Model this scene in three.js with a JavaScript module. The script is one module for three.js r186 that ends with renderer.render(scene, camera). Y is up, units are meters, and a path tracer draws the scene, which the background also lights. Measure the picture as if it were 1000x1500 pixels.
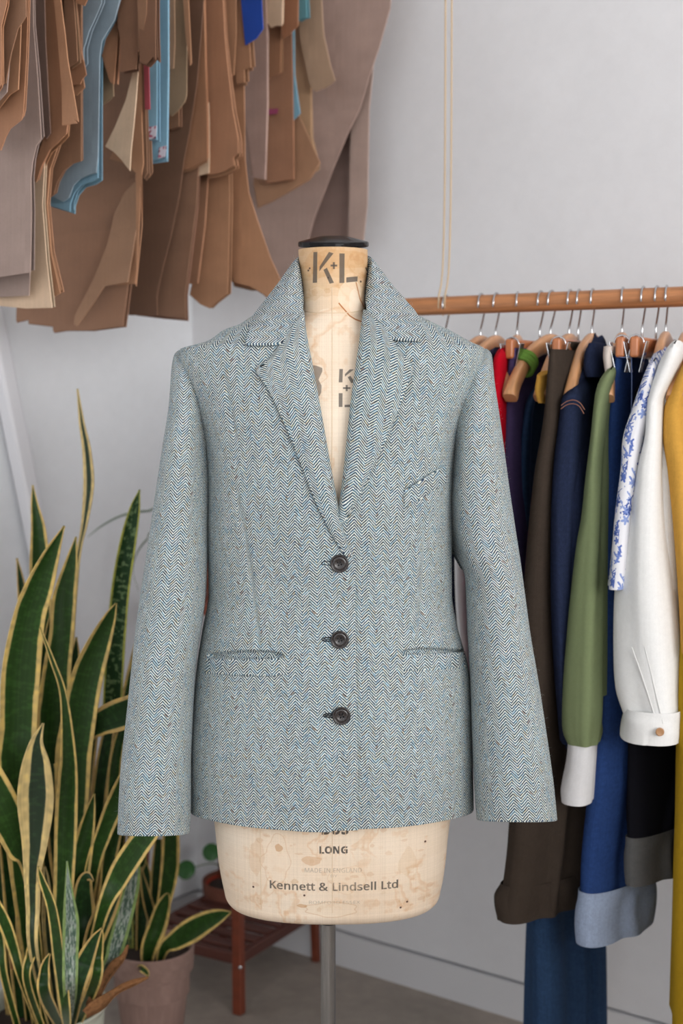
import * as THREE from 'three';
import { mergeGeometries, mergeVertices, toCreasedNormals } from 'three/addons/utils/BufferGeometryUtils.js';
import { RoundedBoxGeometry } from 'three/addons/geometries/RoundedBoxGeometry.js';
import { TessellateModifier } from 'three/addons/modifiers/TessellateModifier.js';
import { RectAreaLightUniformsLib } from 'three/addons/lights/RectAreaLightUniformsLib.js';
import { Brush, Evaluator, SUBTRACTION } from 'three-bvh-csg';

// ---------------------------------------------------------------- camera, light, exposure
const F = 2083.33, HOR = 560, EYE = 1.25;                 // 50 mm lens on a 24 x 36 frame held upright
const PITCH = Math.atan((750 - HOR) / F);
const camera = new THREE.PerspectiveCamera(2 * Math.atan(750 / F) * 180 / Math.PI, 1000 / 1500, 0.05, 60);
camera.position.set(0, EYE, 0);
camera.rotation.x = -PITCH;
camera.focus = 1.785;
camera.userData.fStop = 4.2;
const scene = new THREE.Scene();
scene.background = new THREE.Color(0.86, 0.93, 1.0);      // bright overcast sky outside the windows
const renderer = new THREE.WebGLRenderer({ antialias: true });
renderer.toneMapping = THREE.LinearToneMapping;
renderer.toneMappingExposure = 1.0;
renderer.shadowMap.enabled = true;
RectAreaLightUniformsLib.init();
// room axes: u runs along the clothes-rail wall, v along the pattern wall, both from their corner
const CORNER = new THREE.Vector3(-0.3338, 0, -3.21), TURN = -Math.atan2(0.6, 0.8);
const ROOM_U = 6.4, ROOM_V = 5.0, ROOM_H = 2.95;
const RW = (u, y, v) => new THREE.Vector3(CORNER.x + 0.8 * u - 0.6 * v, y, CORNER.z + 0.6 * u + 0.8 * v);
const WINDOWS = [
  { wall: 'right', a0: 1.3, a1: 4.85, y0: 1.15, y1: 2.8, power: 10.5, color: [1.0, 0.99, 0.98] },
  { wall: 'front', a0: 0.7, a1: 3.9, y0: 0.85, y1: 2.6, power: 1.0, color: [0.94, 0.975, 1.0] },
];
for (const w of WINDOWS) {
  const l = new THREE.RectAreaLight(new THREE.Color(...w.color), w.power, w.a1 - w.a0, w.y1 - w.y0);
  const m = (w.a0 + w.a1) / 2, y = (w.y0 + w.y1) / 2;
  const p = w.wall === 'right' ? RW(ROOM_U - 0.02, y, m) : RW(m, y, ROOM_V - 0.02);
  const q = w.wall === 'right' ? RW(0, y, m) : RW(m, y, 0);
  l.position.copy(p); l.lookAt(q); l.name = 'window_daylight';
  scene.add(l);
}

// ---------------------------------------------------------------- helpers
const V = (x, y, z) => new THREE.Vector3(x, y, z);
const cp = Math.cos(PITCH), sp = Math.sin(PITCH);
function ray(px, py) { const x = (px - 500) / F, y = -(py - 750) / F; return V(x, y * cp - sp, -y * sp - cp); }
function AT(px, py, D) { const r = ray(px, py); return r.multiplyScalar(D / -r.z).add(V(0, EYE, 0)); }      // the point seen at a pixel, at depth D from the eye
function onPlane(px, py, p, n) { const r = ray(px, py), e = V(0, EYE, 0); return r.multiplyScalar(p.clone().sub(e).dot(n) / r.dot(n)).add(e); }
function proj(p) { const y = p.y - EYE, cy = y * cp - p.z * sp, cz = y * sp + p.z * cp; return [500 + F * p.x / -cz, 750 - F * cy / -cz]; }
const clamp = (x, a = 0, b = 1) => Math.min(b, Math.max(a, x));
const lerp = (a, b, t) => a + (b - a) * t;
const smooth = (a, b, x) => { const t = clamp((x - a) / (b - a)); return t * t * (3 - 2 * t); };
function rng(seed) { let s = seed >>> 0; return () => { s = (s + 0x6D2B79F5) >>> 0; let t = s; t = Math.imul(t ^ (t >>> 15), t | 1); t ^= t + Math.imul(t ^ (t >>> 7), t | 61); return ((t ^ (t >>> 14)) >>> 0) / 4294967296; }; }
function hash(x, y, s = 0) { let h = Math.imul(x | 0, 374761393) + Math.imul(y | 0, 668265263) + Math.imul(s | 0, 974634569); h = Math.imul(h ^ (h >>> 13), 1274126177); return ((h ^ (h >>> 16)) >>> 0) / 4294967296; }
function noise(x, y, s = 0, wrapX = 0, wrapY = 0) {
  const X = Math.floor(x), Y = Math.floor(y), fx = x - X, fy = y - Y, u = fx * fx * (3 - 2 * fx), v = fy * fy * (3 - 2 * fy);
  const m = (a, n) => n ? ((a % n) + n) % n : a;
  const h = (i, j) => hash(m(X + i, wrapX), m(Y + j, wrapY), s);
  return lerp(lerp(h(0, 0), h(1, 0), u), lerp(h(0, 1), h(1, 1), u), v);
}
function fbm(x, y, s = 0, oct = 4, w = 0) { let a = 0, k = 0.5, n = 0; for (let i = 0; i < oct; i++) { a += k * noise(x, y, s + i, w, w); n += k; x *= 2; y *= 2; w *= 2; k *= 0.5; } return a / n; }
// smooth interpolation of rows of numbers keyed by their first entry
function curve(keys) {
  const n = keys.length, k = keys[0].length;
  return (x) => {
    if (x <= keys[0][0]) return keys[0].slice(1);
    if (x >= keys[n - 1][0]) return keys[n - 1].slice(1);
    let i = 0; while (x > keys[i + 1][0]) i++;
    const a = keys[Math.max(0, i - 1)], b = keys[i], c = keys[i + 1], d = keys[Math.min(n - 1, i + 2)], h = c[0] - b[0], t = (x - b[0]) / h, out = [];
    for (let q = 1; q < k; q++) {
      let m0 = i > 0 ? (c[q] - a[q]) / (c[0] - a[0]) : (c[q] - b[q]) / h, m1 = i < n - 2 ? (d[q] - b[q]) / (d[0] - b[0]) : (c[q] - b[q]) / h;
      const s = (c[q] - b[q]) / h; if (Math.abs(m0) > 3 * Math.abs(s)) m0 = 3 * s; if (Math.abs(m1) > 3 * Math.abs(s)) m1 = 3 * s; if (m0 * s < 0) m0 = 0; if (m1 * s < 0) m1 = 0;
      const t2 = t * t, t3 = t2 * t;
      out.push((2 * t3 - 3 * t2 + 1) * b[q] + (t3 - 2 * t2 + t) * h * m0 + (-2 * t3 + 3 * t2) * c[q] + (t3 - t2) * h * m1);
    }
    return out;
  };
}
function catmull(pts, t) {            // points spaced evenly in 0..1
  const n = pts.length - 1, f = clamp(t) * n, i = Math.min(n - 1, Math.floor(f)), s = f - i;
  const p = (k) => k < 0 ? pts[0].clone().multiplyScalar(2).sub(pts[1]) : k > n ? pts[n].clone().multiplyScalar(2).sub(pts[n - 1]) : pts[k];
  const a = p(i - 1), b = p(i), c = p(i + 1), d = p(i + 2), o = V(0, 0, 0);
  for (const k of ['x', 'y', 'z']) o[k] = 0.5 * (2 * b[k] + (c[k] - a[k]) * s + (2 * a[k] - 5 * b[k] + 4 * c[k] - d[k]) * s * s + (3 * b[k] - a[k] - 3 * c[k] + d[k]) * s * s * s);
  return o;
}
// a sheet with thickness over a grid: P(i, j) -> point of the outer face, uv(i, j) -> [u, v]; the inner face lies t behind
function sheet(nu, nv, P, uv, { t = 0, closed = false, flip = false, cap = false } = {}) {
  const W = nu + 1, N = W * (nv + 1), pos = new Float32Array(N * 3), nor = new Float32Array(N * 3), tex = new Float32Array(N * 2);
  const pts = [];
  for (let j = 0; j <= nv; j++) for (let i = 0; i <= nu; i++) pts.push(P(closed && i === nu ? 0 : i, j));
  const at = (i, j) => pts[j * W + i];
  const a = V(0, 0, 0), b = V(0, 0, 0), n = V(0, 0, 0), normals = [];
  for (let j = 0; j <= nv; j++) for (let i = 0; i <= nu; i++) {
    const i0 = i > 0 ? i - 1 : closed ? nu - 1 : 0, i1 = i < nu ? i + 1 : closed ? 1 : nu, j0 = Math.max(0, j - 1), j1 = Math.min(nv, j + 1);
    a.subVectors(at(i1, j), at(i0, j)); b.subVectors(at(i, j1), at(i, j0));
    n.crossVectors(a, b); if (n.lengthSq() < 1e-18) n.set(0, 1, 0); n.normalize(); if (flip) n.negate();
    normals.push(n.clone());
  }
  const parts = [], index = [];
  const quad = (ix, p, q, r, s, turn) => turn ? ix.push(p, r, q, p, s, r) : ix.push(p, q, r, p, r, s);
  const face = (off, sign) => {
    const g = new THREE.BufferGeometry(), po = new Float32Array(N * 3), no = new Float32Array(N * 3), te = new Float32Array(N * 2), ix = [];
    for (let k = 0; k < N; k++) {
      const p = pts[k], m = normals[k];
      po.set([p.x - m.x * off, p.y - m.y * off, p.z - m.z * off], k * 3); no.set([m.x * sign, m.y * sign, m.z * sign], k * 3);
      te.set(uv(k % W, Math.floor(k / W)), k * 2);
    }
    for (let j = 0; j < nv; j++) for (let i = 0; i < nu; i++) { const p = j * W + i; quad(ix, p, p + 1, p + W + 1, p + W, flip !== (sign < 0)); }
    g.setAttribute('position', new THREE.BufferAttribute(po, 3)); g.setAttribute('normal', new THREE.BufferAttribute(no, 3)); g.setAttribute('uv', new THREE.BufferAttribute(te, 2)); g.setIndex(ix);
    parts.push(g);
  };
  face(0, 1);
  if (t > 0) {
    face(t, -1);
    const loops = [];
    const row = (j) => { const l = []; for (let i = 0; i <= nu; i++) l.push(j * W + i); return l; }, col = (i) => { const l = []; for (let j = 0; j <= nv; j++) l.push(j * W + i); return l; };
    loops.push([row(0), row(Math.min(1, nv))], [row(nv), row(Math.max(0, nv - 1))]);
    if (!closed) loops.push([col(0), col(1)], [col(nu), col(nu - 1)]);
    for (const [l, inner] of loops) {
      const g = new THREE.BufferGeometry(), po = [], no = [], te = [], ix = [], R = 4;
      l.forEach((k, q) => {
        const p = pts[k], m = normals[k], o = p.clone().sub(pts[inner[q]]); o.addScaledVector(m, -o.dot(m)); if (o.lengthSq() < 1e-16) o.set(0, -1, 0); o.normalize();
        const tv = uv(k % W, Math.floor(k / W));
        for (let r = 0; r <= R; r++) {
          const c = Math.PI * r / R, d = V(0, 0, 0).addScaledVector(m, Math.cos(c)).addScaledVector(o, Math.sin(c));
          po.push(p.x - m.x * t / 2 + d.x * t / 2, p.y - m.y * t / 2 + d.y * t / 2, p.z - m.z * t / 2 + d.z * t / 2); no.push(d.x, d.y, d.z); te.push(tv[0] + r * 0.0007, tv[1] + r * 0.0007);
        }
      });
      const vec = (k, s) => V(s[k * 3], s[k * 3 + 1], s[k * 3 + 2]), mq = (l.length >> 1) * (R + 1) + (R >> 1), e1 = vec(mq + 1, po).sub(vec(mq, po)), e2 = vec(mq - R - 1, po).sub(vec(mq, po)), turn = e1.cross(e2).negate().dot(vec(mq, no)) < 0;
      for (let q = 0; q < l.length - 1; q++) for (let r = 0; r < R; r++) { const p = q * (R + 1) + r; if (turn) ix.push(p, p + R + 2, p + 1, p, p + R + 1, p + R + 2); else ix.push(p, p + 1, p + R + 2, p, p + R + 2, p + R + 1); }
      g.setAttribute('position', new THREE.Float32BufferAttribute(po, 3)); g.setAttribute('normal', new THREE.Float32BufferAttribute(no, 3)); g.setAttribute('uv', new THREE.Float32BufferAttribute(te, 2)); g.setIndex(ix);
      parts.push(g);
    }
  }
  return parts.length > 1 ? mergeGeometries(parts) : parts[0];
}
const flat = (gs) => mergeGeometries(gs.map((g) => { const o = g.index ? g.toNonIndexed() : g.clone(); for (const k of Object.keys(o.attributes)) if (!['position', 'normal', 'uv'].includes(k)) o.deleteAttribute(k); return o; }));
function tube(pts, r, seg = 40, rad = 8, closed = false) { return new THREE.TubeGeometry(new THREE.CatmullRomCurve3(pts, closed), seg, r, rad, closed); }
function rod(a, b, r0, r1 = r0, seg = 16) {
  const d = b.clone().sub(a), g = new THREE.CylinderGeometry(r1, r0, d.length(), seg);
  g.applyQuaternion(new THREE.Quaternion().setFromUnitVectors(V(0, 1, 0), d.clone().normalize())); g.translate((a.x + b.x) / 2, (a.y + b.y) / 2, (a.z + b.z) / 2); return g;
}
function barBox(a, b, w, h, up = V(0, 1, 0), r = 0.003) {          // rounded bar from a to b, w across and h along "up"
  const d = b.clone().sub(a), z = d.clone().normalize(), x = up.clone().cross(z).normalize(), y = z.clone().cross(x);
  const g = new RoundedBoxGeometry(w, h, d.length(), 2, Math.min(r, w * 0.45, h * 0.45)); g.applyMatrix4(new THREE.Matrix4().makeBasis(x, y, z)); g.translate((a.x + b.x) / 2, (a.y + b.y) / 2, (a.z + b.z) / 2); return g;
}
const lathe = (prof, seg = 64) => new THREE.LatheGeometry(prof.map(([r, y]) => new THREE.Vector2(r, y)), seg);

const used = {}, baseOf = new Map();
function numbered(name) { const n = used[name] = (used[name] ?? -1) + 1; return n ? name + '_' + String(n).padStart(3, '0') : name; }
function thing(name, label, category, base, group) {
  const o = new THREE.Group(); o.name = numbered(name); o.position.copy(base); scene.add(o); baseOf.set(o, base.clone());
  o.userData.label = label; o.userData.category = category; if (group) o.userData.group = group; return o;
}
function part(parent, name, geo, mat, label) {                    // geometry comes in world coordinates
  const m = new THREE.Mesh(geo, mat), b = baseOf.get(parent); m.name = name; geo.translate(-b.x, -b.y, -b.z); parent.add(m); baseOf.set(m, b);
  if (label) m.userData.label = label; return m;
}
function struct(name, geo, mat, label) { const m = new THREE.Mesh(geo, mat); m.name = name; m.userData.kind = 'structure'; if (label) m.userData.label = label; scene.add(m); baseOf.set(m, V(0, 0, 0)); return m; }

// ---------------------------------------------------------------- textures and materials
function dataTex(w, h, fn, srgb = true, rx = 1, ry = rx) {
  const d = new Uint8Array(w * h * 4), c = [0, 0, 0];
  for (let y = 0; y < h; y++) for (let x = 0; x < w; x++) { const o = fn(x, y, c) || c, k = (y * w + x) * 4; d[k] = clamp(o[0], 0, 255); d[k + 1] = clamp(o[1], 0, 255); d[k + 2] = clamp(o[2], 0, 255); d[k + 3] = 255; }
  const t = new THREE.DataTexture(d, w, h); t.wrapS = t.wrapT = THREE.RepeatWrapping; t.magFilter = THREE.LinearFilter; t.minFilter = THREE.LinearFilter; if (srgb) t.colorSpace = THREE.SRGBColorSpace; t.repeat.set(rx, ry); t.needsUpdate = true; return t;
}
const mat = (o) => new THREE.MeshPhysicalMaterial({ roughness: 0.8, side: THREE.DoubleSide, ...o });
const C = (r, g, b) => new THREE.Color().setRGB(r / 255, g / 255, b / 255, THREE.SRGBColorSpace);
// ---------------------------------------------------------------- the room
const wallTex = dataTex(512, 512, (x, y, c) => { const n = fbm(x / 64, y / 64, 3, 5, 8), m = fbm(x / 8, y / 8, 9, 3, 64); const k = 231 + 8 * (n - 0.5) + 4 * (m - 0.5); c[0] = k; c[1] = k; c[2] = k + 2; }, true, 1 / 1.2);
const wallBump = dataTex(256, 256, (x, y, c) => { const n = 128 + 120 * (fbm(x / 6, y / 6, 5, 4, 43 - 0.3333 * 1 | 0) - 0.5); c[0] = c[1] = c[2] = n; }, false, 1 / 0.25);
const wallMat = mat({ map: wallTex, bumpMap: wallBump, bumpScale: 0.0004, roughness: 0.85 });
const leftLitTex = dataTex(512, 512, (x, y, c) => { const n = fbm(x / 64, y / 64, 3, 5, 8), m = fbm(x / 8, y / 8, 9, 3, 64); const k = 243 + 7 * (n - 0.5) + 4 * (m - 0.5); c[0] = k - 1; c[1] = k + 1; c[2] = k + 4; }, true, 1 / 1.2);  // whiter, bluer copy of wallTex: extra daylight put into the wall colour
const leftLitMat = mat({ map: leftLitTex, color: 0xffffff, bumpMap: wallBump, bumpScale: 0.0004, roughness: 0.85 });
const trimMat = mat({ color: C(224, 224, 226), roughness: 0.55 });
const floorTex = dataTex(1024, 1024, (x, y, c) => {
  const n = fbm(x / 128, y / 128, 21, 5, 8), m = fbm(x / 16, y / 16, 31, 4, 64), s = hash(x, y, 3); const k = 1 + 0.22 * (n - 0.5) + 0.12 * (m - 0.5) + (s > 0.985 ? -0.08 : 0) + 0.03 * (s - 0.5);
  c[0] = 160 * k; c[1] = 149 * k; c[2] = 138 * k;
}, true, 1 / 1.4);
const floorMat = mat({ map: floorTex, roughness: 0.55 });
// box in room axes with uv in metres
function roomBox(u0, u1, y0, y1, v0, v1) {
  const g = new THREE.BoxGeometry(u1 - u0, y1 - y0, v1 - v0); g.translate((u0 + u1) / 2, (y0 + y1) / 2, (v0 + v1) / 2);
  const p = g.attributes.position, n = g.attributes.normal, t = g.attributes.uv;
  for (let i = 0; i < p.count; i++) { const ax = Math.abs(n.getX(i)), ay = Math.abs(n.getY(i)); if (ax > 0.5) t.setXY(i, p.getZ(i), p.getY(i)); else if (ay > 0.5) t.setXY(i, p.getX(i), p.getZ(i)); else t.setXY(i, p.getX(i), p.getY(i)); }
  g.rotateY(TURN); g.translate(CORNER.x, 0, CORNER.z); return g;
}
const T = 0.15, KICK = 0.073, GAP = 0.079;
struct('floor', roomBox(-T, ROOM_U + T, -0.1, 0, -T, ROOM_V + T), floorMat);
struct('ceiling', roomBox(-T, ROOM_U + T, ROOM_H, ROOM_H + 0.12, -T, ROOM_V + T), wallMat);
struct('wall_back', mergeGeometries([roomBox(-T, ROOM_U + T, GAP, ROOM_H, -T, 0), roomBox(-T, ROOM_U + T, 0, GAP, -T, -0.014)]), wallMat);
struct('wall_left', mergeGeometries([roomBox(-T, 0, GAP, ROOM_H, 0, ROOM_V), roomBox(-T, -0.014, 0, GAP, -0.014, ROOM_V)]), leftLitMat);
struct('baseboard_back', roomBox(0, ROOM_U, 0, KICK, -0.013, 0.004), trimMat);
struct('baseboard_left', roomBox(-0.013, 0.004, 0, KICK, 0.004, ROOM_V), trimMat);
{
  const [a, b] = WINDOWS;
  struct('wall_right', mergeGeometries([roomBox(ROOM_U, ROOM_U + T, 0, a.y0, 0, ROOM_V), roomBox(ROOM_U, ROOM_U + T, a.y1, ROOM_H, 0, ROOM_V), roomBox(ROOM_U, ROOM_U + T, a.y0, a.y1, 0, a.a0), roomBox(ROOM_U, ROOM_U + T, a.y0, a.y1, a.a1, ROOM_V)]), wallMat);
  struct('wall_front', mergeGeometries([roomBox(-T, ROOM_U + T, 0, b.y0, ROOM_V, ROOM_V + T), roomBox(-T, ROOM_U + T, b.y1, ROOM_H, ROOM_V, ROOM_V + T), roomBox(-T, b.a0, b.y0, b.y1, ROOM_V, ROOM_V + T), roomBox(b.a1, ROOM_U + T, b.y0, b.y1, ROOM_V, ROOM_V + T)]), wallMat);
  const glass = mat({ color: 0xffffff, transmission: 1, roughness: 0, thickness: 0, ior: 1.5 });
  WINDOWS.forEach((w, k) => {
    const box = (s0, s1, y0, y1, d0, d1) => w.wall === 'right' ? roomBox(ROOM_U + d0, ROOM_U + d1, y0, y1, s0, s1) : roomBox(s0, s1, y0, y1, ROOM_V + d0, ROOM_V + d1);
    const bars = [box(w.a0, w.a0 + 0.05, w.y0, w.y1, 0.05, 0.1), box(w.a1 - 0.05, w.a1, w.y0, w.y1, 0.05, 0.1), box(w.a0, w.a1, w.y0, w.y0 + 0.05, 0.05, 0.1), box(w.a0, w.a1, w.y1 - 0.05, w.y1, 0.05, 0.1)];
    for (let i = 1; i < 4; i++) { const s = lerp(w.a0, w.a1, i / 4); bars.push(box(s - 0.02, s + 0.02, w.y0, w.y1, 0.05, 0.1)); }
    const f = struct('window_' + (k + 1), mergeGeometries(bars), trimMat);
    part(f, 'pane', box(w.a0 + 0.02, w.a1 - 0.02, w.y0 + 0.02, w.y1 - 0.02, 0.072, 0.074), glass);
  });
}
// ---------------------------------------------------------------- dress form
const AX = 1.9;                                                   // depth of the form's axis
const X0 = AT(487, 800, AX).x;
const qOf = (y) => proj(V(0, y, -AX))[1];                         // height -> picture row on the axis plane
const yOf = (q) => AT(487, q, AX).y;
const hwm = (px, q) => px * (AT(1, q, AX).x - AT(0, q, AX).x);    // pixels -> metres on the axis plane
const formSec = curve([                                           // row, left half, right half, half depth, forward shift, roundness
  [362, 50, 51, 0.050, 0.004, 2], [372, 49.5, 51.5, 0.050, 0.004, 2], [400, 47, 51, 0.050, 0.003, 2], [430, 44, 48, 0.051, 0.004, 2], [455, 47, 48, 0.055, 0.007, 2], [472, 62, 62, 0.062, 0.008, 2], [488, 105, 105, 0.072, 0.004, 2.2],
  [512, 172, 172, 0.084, 0, 2.3], [550, 182, 180, 0.096, 0, 2.3], [620, 172, 172, 0.109, 0, 2.3], [700, 166, 166, 0.113, 0, 2.3], [860, 150, 150, 0.098, 0, 2.2], [1000, 178, 178, 0.11, 0, 2.2],
  [1120, 182, 182, 0.112, 0, 2.3], [1215, 171, 169, 0.104, 0, 2.35], [1255, 167, 165, 0.098, 0, 2.35], [1285, 162, 161, 0.093, 0, 2.3], [1303, 158, 157, 0.089, 0, 2.3]]);
function superPoint(th, wl, wr, d, n) { const s = Math.sin(th), c = Math.cos(th), w = s < 0 ? wl : wr; const r = Math.pow(Math.pow(Math.abs(s) / w, n) + Math.pow(Math.abs(c) / d, n), -1 / n); return [r * s, r * c]; }
const tFm = yOf(1310) - 0.012;
{
  // the printed, stained canvas skin: 0.44 m wide and as tall as the form
  const W = 1000, Hh = 2048, cv = document.createElement('canvas'); cv.width = W; cv.height = Hh; const c = cv.getContext('2d');
  const y0 = 345, y1 = 1365;                                      // picture rows the print was measured on
  const SX = W / 0.44;                                            // canvas units per metre
  const k = Hh / (yOf(y0) - yOf(y1));
  const id = c.createImageData(W, Hh);
  for (let y = 0; y < Hh; y++) for (let x = 0; x < W; x++) {
    const n = fbm(x / 190, y / 190, 41, 5), m = fbm(x / 30, y / 30, 51, 4), s = fbm(x / 70 + 3 * n, y / 90, 61, 4), weave = (hash(x >> 1, 0, 7) - 0.5) * 7 + (hash(0, y >> 1, 8) - 0.5) * 6 + (hash(x, y, 9) - 0.5) * 9;
    const stain = smooth(0.6, 0.66, s) * (1 - smooth(0.66, 0.72, s)) * 12 + smooth(0.62, 0.8, m) * 9;
    const g = (n - 0.5) * 26, o = (y * W + x) * 4;
    const q = y0 + (y / Hh) * (y1 - y0), low = 0;
    id.data[o] = 236 + g * 0.6 + weave - stain * 0.6; id.data[o + 1] = 217 + g + weave - stain * 1.4; id.data[o + 2] = 194 + g * 1.3 + weave - stain * 2 + low; id.data[o + 3] = 255;
  }
  c.putImageData(id, 0, 0);
  const CY = (q) => (yOf(y0) - yOf(q)) * k;                       // row on the form -> canvas y
  // the front skin is nearer than the axis: picture offsets there shrink by (AX - depth) / AX
  const FY = (py, z) => { const p = AT(487, py, AX - z); return (yOf(y0) - p.y) * k; };
  const FX = (px, z) => { const p = AT(px, 800, AX - z); return W / 2 + (p.x - X0) * SX; };
  const ink = (a = 0.72) => `rgba(66,60,56,${a})`;
  const blob = (px, py, z, rx, ry, fill, line, n = 26, seed = 1) => {
    c.beginPath();
    for (let i = 0; i <= n; i++) { const a = i / n * 6.2832, r = 0.75 + 0.5 * noise(2 + 2 * Math.cos(a) + seed * 7, 2 + 2 * Math.sin(a), seed); const X = FX(px, z) + rx * r * Math.cos(a), Y = FY(py, z) + ry * r * Math.sin(a); i ? c.lineTo(X, Y) : c.moveTo(X, Y); }
    c.closePath(); if (fill) { c.fillStyle = fill; c.fill(); } if (line) { c.strokeStyle = line; c.lineWidth = 2.4; c.stroke(); }
  };
  const poly = (pts, z, fill) => { c.beginPath(); pts.forEach(([x, y], i) => i ? c.lineTo(FX(x, z), FY(y, z)) : c.moveTo(FX(x, z), FY(y, z))); c.closePath(); c.fillStyle = fill; c.fill(); };
  const stroke = (pts, z, w, col) => { c.beginPath(); pts.forEach(([x, y], i) => i ? c.lineTo(FX(x, z), FY(y, z)) : c.moveTo(FX(x, z), FY(y, z))); c.strokeStyle = col; c.lineWidth = w; c.stroke(); };
  // the neck canvas is browner with handling: a stained field with a ragged edge
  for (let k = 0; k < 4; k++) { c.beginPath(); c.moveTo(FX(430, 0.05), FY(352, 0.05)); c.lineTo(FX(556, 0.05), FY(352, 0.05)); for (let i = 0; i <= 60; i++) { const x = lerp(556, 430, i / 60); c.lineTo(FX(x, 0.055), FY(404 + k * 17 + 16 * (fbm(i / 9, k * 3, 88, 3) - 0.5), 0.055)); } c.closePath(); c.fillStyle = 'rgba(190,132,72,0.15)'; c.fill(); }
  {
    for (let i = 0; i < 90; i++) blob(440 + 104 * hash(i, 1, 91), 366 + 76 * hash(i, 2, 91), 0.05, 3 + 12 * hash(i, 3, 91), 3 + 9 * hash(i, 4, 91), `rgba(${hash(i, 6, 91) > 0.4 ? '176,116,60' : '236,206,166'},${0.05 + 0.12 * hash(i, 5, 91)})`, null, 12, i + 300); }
  // neck: tan stains, the worn pale patch with its rim, cracks, pin holes
  blob(505, 380, 0.05, 90, 26, 'rgba(190,130,70,0.20)', null, 26, 2); blob(462, 385, 0.05, 30, 30, 'rgba(190,130,70,0.16)', null, 26, 3);
  blob(515, 437, 0.055, 34, 56, 'rgba(240,220,196,0.5)', null, 30, 4); blob(519, 440, 0.055, 20, 36, 'rgba(246,234,218,0.42)', null, 30, 5);
  stroke([[496, 444], [500, 449], [506, 456], [512, 463], [520, 468], [531, 472]], 0.055, 3.6, 'rgba(168,96,44,0.85)');
  stroke([[521, 412], [524, 424], [527, 437], [532, 446], [538, 455]], 0.055, 3, 'rgba(168,100,50,0.7)');
  for (const [x, y] of [[452, 395], [454, 392], [528, 411], [536, 390], [538, 398], [537, 392], [481, 407]]) { c.fillStyle = 'rgba(60,44,34,0.8)'; c.beginPath(); c.arc(FX(x, 0.05), FY(y, 0.05), 2.6, 0, 7); c.fill(); }
  // neck stencil
  poly([[459.5, 368.5], [465.2, 368.5], [464.6, 413.5], [458.4, 413.5]], 0.054, ink()); poly([[482, 369], [488.5, 371], [468, 397], [468.5, 390]], 0.054, ink());
  poly([[474, 395], [479, 392], [489, 414], [483, 415.5]], 0.054, ink()); poly([[497, 371], [504.5, 371], [504, 414], [497, 414.5]], 0.054, ink()); poly([[507, 406], [523.5, 403.5], [523, 411], [507, 413.5]], 0.054, ink());
  poly([[487.6, 384], [490.4, 384], [490.4, 394], [487.6, 394]], 0.054, ink()); poly([[484.3, 387.5], [493.8, 387.5], [493.8, 390.3], [484.3, 390.3]], 0.054, ink());
  // chest stencils
  const zc = 0.104;
  poly([[497, 540.5], [502, 540.5], [501.3, 560], [496, 560]], zc, ink(0.66)); poly([[512, 541], [518, 541], [505, 551.5], [505, 548]], zc, ink(0.66)); poly([[509, 552.5], [513, 550.5], [519.5, 560.5], [514, 561]], zc, ink(0.66));
  poly([[506.2, 564], [509, 564], [509, 573], [506.2, 573]], zc, ink(0.66)); poly([[502.2, 567.2], [513, 567.2], [513, 569.8], [502.2, 569.8]], zc, ink(0.66));
  poly([[496, 576], [501.5, 576], [501.3, 596], [496, 596]], zc, ink(0.66)); poly([[504.5, 593], [522, 592.3], [522, 596], [504.5, 596.4]], zc, ink(0.66));
  poly([[452, 534], [463, 535.5], [472, 539], [472, 544], [466.5, 556], [471, 565], [470.5, 575], [468, 580], [452, 584], [440, 578], [440, 540]], zc, ink(0.5));
  // lower print
  const zb = 0.104, text = (s, px, py, hpx, wpx, a, font = '500', fam = 'sans-serif') => {
    const size = hpx * k * 1.38 * (yOf(1000) - yOf(1001)) * 0.95; c.save(); c.font = `${font} ${size}px ${fam}`; const want = Math.abs(FX(px + wpx / 2, zb) - FX(px - wpx / 2, zb)), got = c.measureText(s).width;
    c.translate(FX(px, zb), FY(py, zb)); c.scale(want / got, 1); c.textAlign = 'center'; c.fillStyle = ink(a); c.fillText(s, 0, 0); if (a > 0.5) { c.lineWidth = size * 0.035; c.strokeStyle = ink(a); c.strokeText(s, 0, 0); } c.restore();
  };
  text('BUS', 490, 1221, 16, 42, 0.85, '700');
  text('LONG', 488, 1250, 10.5, 44, 0.85, '700');
  text('MADE IN ENGLAND', 487.5, 1279.5, 6.5, 87, 0.34);
  text('BY', 488.5, 1287.5, 5, 11, 0.34);
  text('Kennett & Lindsell Ltd', 488.5, 1308, 12.5, 197, 0.78, '500');
  text('ROMFORD ESSEX', 489, 1329, 5.5, 78, 0.26);
  // stencil bridges: thin gaps of bare canvas through the letters
  for (let i = 0; i < 26; i++) { const px = 396 + i * 7.6; stroke([[px, 1293], [px + 0.8, 1311]], zb, 1.6, 'rgba(222,192,156,0.55)'); }
  for (const px of [470, 483, 497, 506]) stroke([[px, 1237], [px, 1253]], zb, 2, 'rgba(222,192,156,0.9)');
  for (const px of [473, 490, 506]) stroke([[px, 1203], [px, 1223]], zb, 3, 'rgba(222,192,156,0.95)');
  // water marks on the base
  blob(403, 1268, zb, 34, 62, 'rgba(240,220,196,0.5)', null, 40, 11); blob(402, 1266, zb, 42, 70, null, 'rgba(186,134,84,0.22)', 44, 12); blob(406, 1245, zb, 12, 12, 'rgba(176,116,62,0.4)', null, 20, 13);
  blob(455, 1262, zb, 30, 16, 'rgba(190,134,84,0.3)', null, 24, 14); blob(510, 1290, zb, 60, 40, 'rgba(238,216,190,0.32)', 'rgba(190,140,92,0.16)', 40, 15); blob(480, 1338, zb, 80, 22, 'rgba(236,214,188,0.3)', 'rgba(186,134,84,0.3)', 40, 16);
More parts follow.
